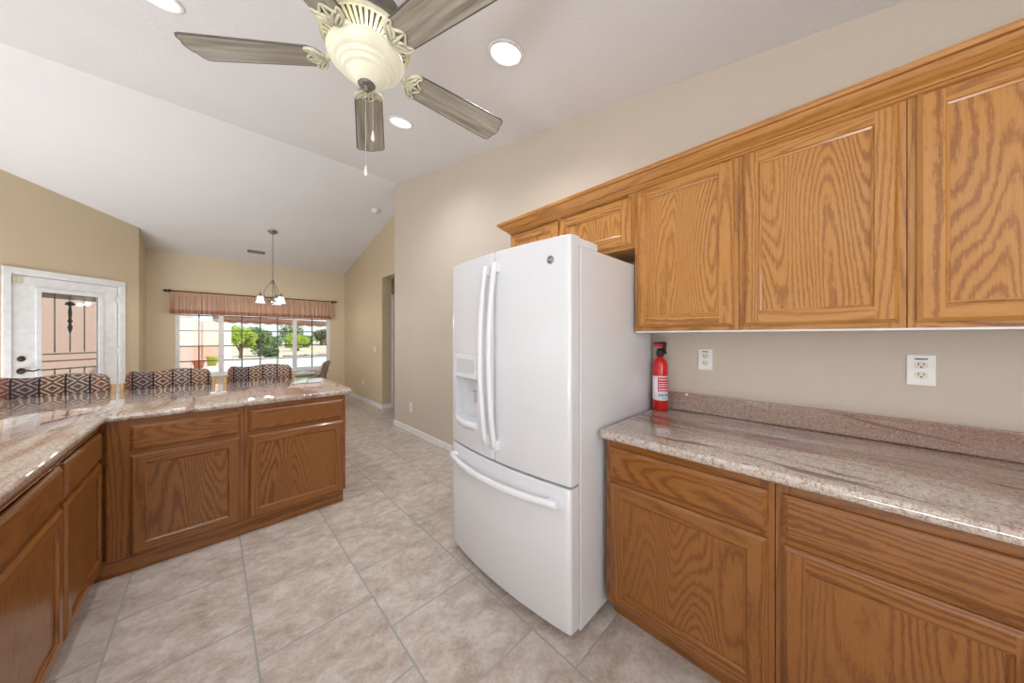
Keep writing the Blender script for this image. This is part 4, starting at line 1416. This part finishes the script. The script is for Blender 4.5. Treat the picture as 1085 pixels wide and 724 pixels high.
# ------------------------------------------------------------------ pendant chandelier
PX, PY = 0.756, 6.687
ctop = cz(PY)
t = thing('pendant_chandelier', 'three-shade nickel pendant light with white bell shades hanging in the nook', 'chandelier', (PX, PY, ctop))
z_ = lambda v: v - ctop
bm = B(); lathe(bm, [(0.0, -0.055), (0.03, -0.052), (0.068, -0.022), (0.07, -0.016), (0.0, -0.016)], 28, cap=False); mesh_obj('canopy', bm, M['nickel'], t)
bm = B()
zc, zt = -0.055, z_(2.31)
n = 46
for i in range(n):
    a = zc + (zt - zc) * i / n; b_ = zc + (zt - zc) * (i + 1) / n; m_ = (a + b_) / 2
    if i % 2: tube(bm, [(0, 0, a + 0.003), (0.007, 0, a), (0.007, 0, b_), (0, 0, b_ - 0.003)], 0.0022, 5); tube(bm, [(0, 0, a + 0.003), (-0.007, 0, a), (-0.007, 0, b_), (0, 0, b_ - 0.003)], 0.0022, 5)
    else: tube(bm, [(0, 0, a + 0.003), (0, 0.007, a), (0, 0.007, b_), (0, 0, b_ - 0.003)], 0.0022, 5); tube(bm, [(0, 0, a + 0.003), (0, -0.007, a), (0, -0.007, b_), (0, 0, b_ - 0.003)], 0.0022, 5)
mesh_obj('hanging_chain', bm, M['nickel'], t)
bm = B()
lathe(bm, [(0.0, z_(2.325)), (0.010, z_(2.318)), (0.026, z_(2.296)), (0.026, z_(2.288)), (0.008, z_(2.275)), (0.0, z_(2.27))], 20, cap=False)
tube(bm, [(0, 0, z_(2.28)), (0, 0, z_(1.98))], 0.006, 8)
lathe(bm, [(0.0, z_(1.975)), (0.012, z_(1.91)), (0.028, z_(1.935)), (0.036, z_(1.955)), (0.020, z_(1.985)), (0.012, z_(2.03)), (0.0, z_(2.04))], 20, cap=False)
mesh_obj('center_stem', bm, M['nickel'], t)
for ang in (185, 305, 65):
    a = math.radians(ang)
    ca, sa = math.cos(a), math.sin(a)
    P_ = lambda r, z: (r * ca, r * sa, z_(z))
    bm = B()
    tube(bm, [P_(0.01, 2.285), P_(0.05, 2.24), P_(0.085, 2.18), P_(0.115, 2.12), P_(0.120, 2.075), P_(0.105, 2.02), P_(0.07, 1.975), P_(0.03, 1.955)], 0.005, 7)
    tube(bm, [P_(0.03, 1.95), P_(0.075, 1.935), P_(0.115, 1.955), P_(0.145, 2.005), P_(0.158, 2.045), P_(0.165, 2.06)], 0.0065, 7)
    lathe(bm, [(0.0, z_(2.095)), (0.006, z_(2.09)), (0.012, z_(2.065)), (0.024, z_(2.045)), (0.024, z_(2.020)), (0.0, z_(2.018))], 16, 0.168 * ca, 0.168 * sa, cap=False)
    arm = mesh_obj('arm', bm, M['nickel'], t)
    bm = B()
    lathe(bm, [(0.028, z_(2.024)), (0.040, z_(2.020)), (0.046, z_(2.000)), (0.048, z_(1.965)), (0.056, z_(1.935)), (0.070, z_(1.915)), (0.067, z_(1.914)), (0.053, z_(1.935)), (0.044, z_(1.965)), (0.042, z_(2.0)), (0.028, z_(2.016))], 28, 0.168 * ca, 0.168 * sa, cap=False)
    mesh_obj('lamp_shade', bm, M['shade_glow'], arm)
    pl_ = bpy.data.lights.new('shade_lamp', 'POINT'); pl_.energy = 9; pl_.shadow_soft_size = 0.03; pl_.color = (1.0, 0.93, 0.82)
    po = bpy.data.objects.new('shade_lamp', pl_); COL.objects.link(po); po.parent = arm; po.location = (0.168 * ca, 0.168 * sa, z_(1.90))

# ------------------------------------------------------------------ outside
bm = B()
N = 40
box(bm, -40, 80, BY + 0.16, 160, -0.25, -0.09)
struct('ground', bm, M['desert'])
bm = B(); box(bm, -12, 8, BY + 0.161, 22.6, -0.089, -0.03)
box(bm, -6, -0.93, 4, BY + 0.16, -0.12, -0.03)
struct('patio_slab', bm, M['patio'])

bm = B(); box(bm, -0.85, -0.62, 9.6, 22.0, -0.03, 2.30)
o = tag(mesh_obj('garden_wall', bm, M['stucco']), 'pink stucco garden wall running away from the window at its left', 'wall')
bm = B(); box(bm, -0.62, 0.62, 22.0, 22.25, -0.03, 2.15)
box(bm, -0.3, -0.15, 21.93, 22.0, -0.03, 2.15)
tag(mesh_obj('garden_wall', bm, M['stucco']), 'far pink stucco wall section closing the patio behind the pots', 'wall')
bm = B(); box(bm, 0.45, 0.75, 21.85, 22.35, -0.03, 2.25, bev=0.02)
tag(mesh_obj('wall_pillar', bm, M['stucco_white']), 'white pillar ending the far pink wall beside the green tree', 'pillar')
bm = B(); box(bm, -0.75, -0.56, 9.0, 9.3, -0.03, 2.45, bev=0.01)
tag(mesh_obj('patio_post', bm, M['stucco_white']), 'white post just outside the left end of the window', 'post')
# pink wall seen through the door
bm = B(); box(bm, -5.0, -1.4, 10.6, 10.8, -0.03, 3.2)
o = tag(mesh_obj('courtyard_wall', bm, M['stucco']), 'pale pink stucco wall filling the view through the door glass', 'wall')

def pot(label, loc, mat, r, h):
    t = thing('plant_pot', label, 'pot', loc, 0, 'pots on the patio')
    bm = B(); lathe(bm, [(0.0, 0.0), (r * 0.72, 0.0), (r * 0.95, h * 0.75), (r, h * 0.8), (r * 1.08, h * 0.82), (r * 1.08, h), (r * 0.95, h), (r * 0.9, h * 0.85), (0.0, h * 0.85)], 24, cap=False)
    mesh_obj('pot_body', bm, mat, t)
pot('terracotta pot on the patio beside the pink wall', (-0.40, 19.3, -0.03), M['terracotta'], 0.19, 0.34)
pot('lime green pot on the patio in front of the far pink wall', (0.02, 20.6, -0.03), M['lime_pot'], 0.21, 0.46)

# awning
t = thing('patio_awning', 'pinkish patio awning with a brown front bar above the window view', 'awning', (1.0, BY + 0.2, 2.4))
bm = B(); rows = []
AY = 10.6
for i in range(2):
    pass
AX0, AX1 = 0.02, 3.4
def aw(x, y, z): return (x - 1.0, y - BY - 0.2, z - 2.4)
for th in (0.0, 0.015):
    rows.append([bm.verts.new(aw(AX0, BY + 0.161, 2.52 + th)), bm.verts.new(aw(AX1, BY + 0.161, 2.52 + th)), bm.verts.new(aw(AX1, AY, 1.83 + th)), bm.verts.new(aw(AX0, AY, 1.90 + th))])
bm.faces.new(rows[0]); bm.faces.new(rows[1])
for i in range(4): bm.faces.new([rows[0][i], rows[0][(i + 1) % 4], rows[1][(i + 1) % 4], rows[1][i]])
mesh_obj('canopy_cloth', bm, M['awning'], t)
bm = B()
v = [aw(AX0, AY, 1.84), aw(AX1, AY, 1.75)]
for dz0, dz1 in ((-0.06, 0.03),):
    p0, p1 = Vector(v[0]), Vector(v[1])
    vs = [bm.verts.new(p + Vector((0, dy, dz))) for p in (p0, p1) for dy in (-0.03, 0.04) for dz in (dz0, dz1)]
    for qd in [(0, 1, 3, 2), (4, 6, 7, 5), (0, 4, 5, 1), (2, 3, 7, 6), (0, 2, 6, 4), (1, 5, 7, 3)]: bm.faces.new([vs[i] for i in qd])
mesh_obj('front_bar', bm, M['awning_bar'], t)
# scalloped valance
bm = B(); n = 220; prevv = None
for i in range(n + 1):
    s = i / n; x_ = AX0 + (AX1 - AX0) * s; zt_ = 1.78 - 0.09 * s
    dz = 0.05 + 0.03 * abs(math.sin(s * PI * 14))
    a = bm.verts.new(aw(x_, AY + 0.045, zt_)); b_ = bm.verts.new(aw(x_, AY + 0.045, zt_ - dz))
    if prevv: bm.faces.new([prevv[0], a, b_, prevv[1]])
    prevv = (a, b_)
mesh_obj('scalloped_edge', bm, M['awning_bar'], t, normals=False)
bm = B(); tube(bm, [aw(0.10, AY - 0.02, 1.84), aw(-0.16, 9.2, 2.0), aw(-0.22, BY + 0.3, 2.25)], 0.035, 8)
mesh_obj('folding_arm', bm, M['awning_white'], t)

# edging rocks as one countable row is too fine to see: low border strip
bm = B()
rnd = random.Random(11)
for i in range(90):
    x_ = 3.7 + i * 0.16; y_ = 27.0 + rnd.uniform(-0.2, 0.2); r = rnd.uniform(0.08, 0.17)
    m = Matrix.Translation((x_, y_, -0.05)) @ Matrix.Diagonal((r, r * 0.8, r * 0.7, 1))
    bmesh.ops.create_icosphere(bm, subdivisions=1, radius=1, matrix=m)
o = mesh_obj('rock_border', bm, M['rock']); tag(o, 'dark rubble edging between patio and desert ground', 'rocks'); o['kind'] = 'stuff'
bm = B(); box(bm, 0.6, 30, 23.2, 23.7, -0.09, 0.10)
tag(mesh_obj('garden_curb', bm, M['stucco_white']), 'low pale curb across the far side of the patio', 'curb')

def tree(name, label, x, y, zb, h, r, mat, n=900, leafs=0.12, trunk=True, flat=1.0, seed=1, cat='tree', low=0.35):
    rn = random.Random(seed)
    t = thing(name, label, cat, (x, y, zb))
    bm = B()
    lobes = [(rn.uniform(-0.5, 0.5) * r, rn.uniform(-0.5, 0.5) * r, h * rn.uniform(low + 0.1, 0.8), r * rn.uniform(0.45, 0.75)) for _ in range(8)]
    for i in range(n):
        lx, ly, lz, lr = lobes[i % 8]
        d = Vector((rn.gauss(0, 1), rn.gauss(0, 1), rn.gauss(0, 1))).normalized() * lr * rn.uniform(0.6, 1.0)
        p = Vector((lx, ly, lz)) + Vector((d.x, d.y, d.z * 0.75 * flat))
        if p.z > h: p.z = h - rn.random() * 0.1
        if p.z < 0.02: p.z = 0.05
        u = Vector((rn.gauss(0, 1), rn.gauss(0, 1), rn.gauss(0, 1))).normalized() * leafs
        w_ = u.orthogonal().normalized() * leafs * 0.6
        bm.faces.new([bm.verts.new(p - u), bm.verts.new(p + w_), bm.verts.new(p + u), bm.verts.new(p - w_)])
    mesh_obj('foliage', bm, mat, t, normals=False)
    if trunk:
        bm = B()
        tube(bm, [(0, 0, 0), (0.04, 0, h * 0.3), (-0.02, 0.05, h * 0.6)], [0.10, 0.08, 0.04], 7)
        for s in range(4):
            a = s * 1.7
            tube(bm, [(0, 0, h * 0.22), (0.3 * r * math.cos(a), 0.3 * r * math.sin(a), h * 0.45), (0.5 * r * math.cos(a), 0.5 * r * math.sin(a), h * 0.65)], [0.05, 0.035, 0.02], 6)
        mesh_obj('trunk', bm, M['bark'], t)
    return t
tree('tree', 'bright yellow-green tree beside the white pillar in the left of the window', 1.25, 24.8, -0.09, 2.4, 0.85, M['leaf_bright'], 1500, 0.10, seed=2, low=0.3)
tree('tree', 'darker green tree behind the bright tree near the window centre left', 2.55, 29.6, -0.09, 2.2, 0.95, M['leaf_mid'], 1400, 0.12, seed=3, low=0.15)
tree('shrub', 'low dark green shrub at the foot of the darker tree', 2.9, 26.0, -0.09, 0.7, 0.55, M['leaf_dark'], 900, 0.10, trunk=False, seed=9, cat='shrub', low=0.0)
tree('citrus_tree', 'round bright green citrus tree right of the window centre', 6.35, 38.0, -0.09, 1.75, 0.95, M['leaf_bright'], 1500, 0.10, seed=4, low=0.15)
for i, (x_, y_, h_, r_, mt, lab_) in enumerate([
    (4.4, 40, 1.4, 0.9, 'leaf_mid', 'grey-green tree in the distance left of the window centre'),
    (9.5, 60, 3.2, 2.2, 'leaf_mid', 'hazy green round tree far off, just left of the right mullion'),
    (13.2, 60, 2.7, 1.5, 'leaf_dusty', 'brownish dusty tree behind the citrus tree'),
    (17.2, 68, 2.9, 1.9, 'leaf_dusty', 'dusty brown-green tree far off right of the right mullion'),
    (17.6, 60, 1.9, 1.9, 'leaf_mid', 'low green hedge-like bush in the distance at the right of the view'),
    (23.5, 62, 2.2, 2.4, 'leaf_mid', 'farthest right green bush in the window view'),
    (8.4, 50, 1.5, 1.7, 'leaf_mid', 'low green bush left behind the citrus tree'),
    (5.0, 60, 2.2, 1.5, 'leaf_dark', 'dark tree far off above the desert ground')]):
    tree('distant_tree', lab_, x_, y_, -0.09, h_, r_, M[mt], 700, 0.22, seed=20 + i, low=0.1)
bm = B()
n = 60; prevv = None
for i in range(n + 1):
    x_ = -60 + 160 * i / n
    h_ = 1.5 + 1.2 * noise.noise(Vector((x_ * 0.09, 3, 0))) + 0.6 * noise.noise(Vector((x_ * 0.3, 1, 0)))
    h_ = max(0.4, h_) + 0.6
    c_ = [bm.verts.new((x_, 150, -0.1)), bm.verts.new((x_, 154, h_)), bm.verts.new((x_, 159, -0.1))]
    if prevv:
        for k in range(3): bm.faces.new([prevv[k], c_[k], c_[(k + 1) % 3], prevv[(k + 1) % 3]])
    prevv = c_
o = struct('hills', bm, plain('hazy_hills', C(176, 176, 172), 0.95))
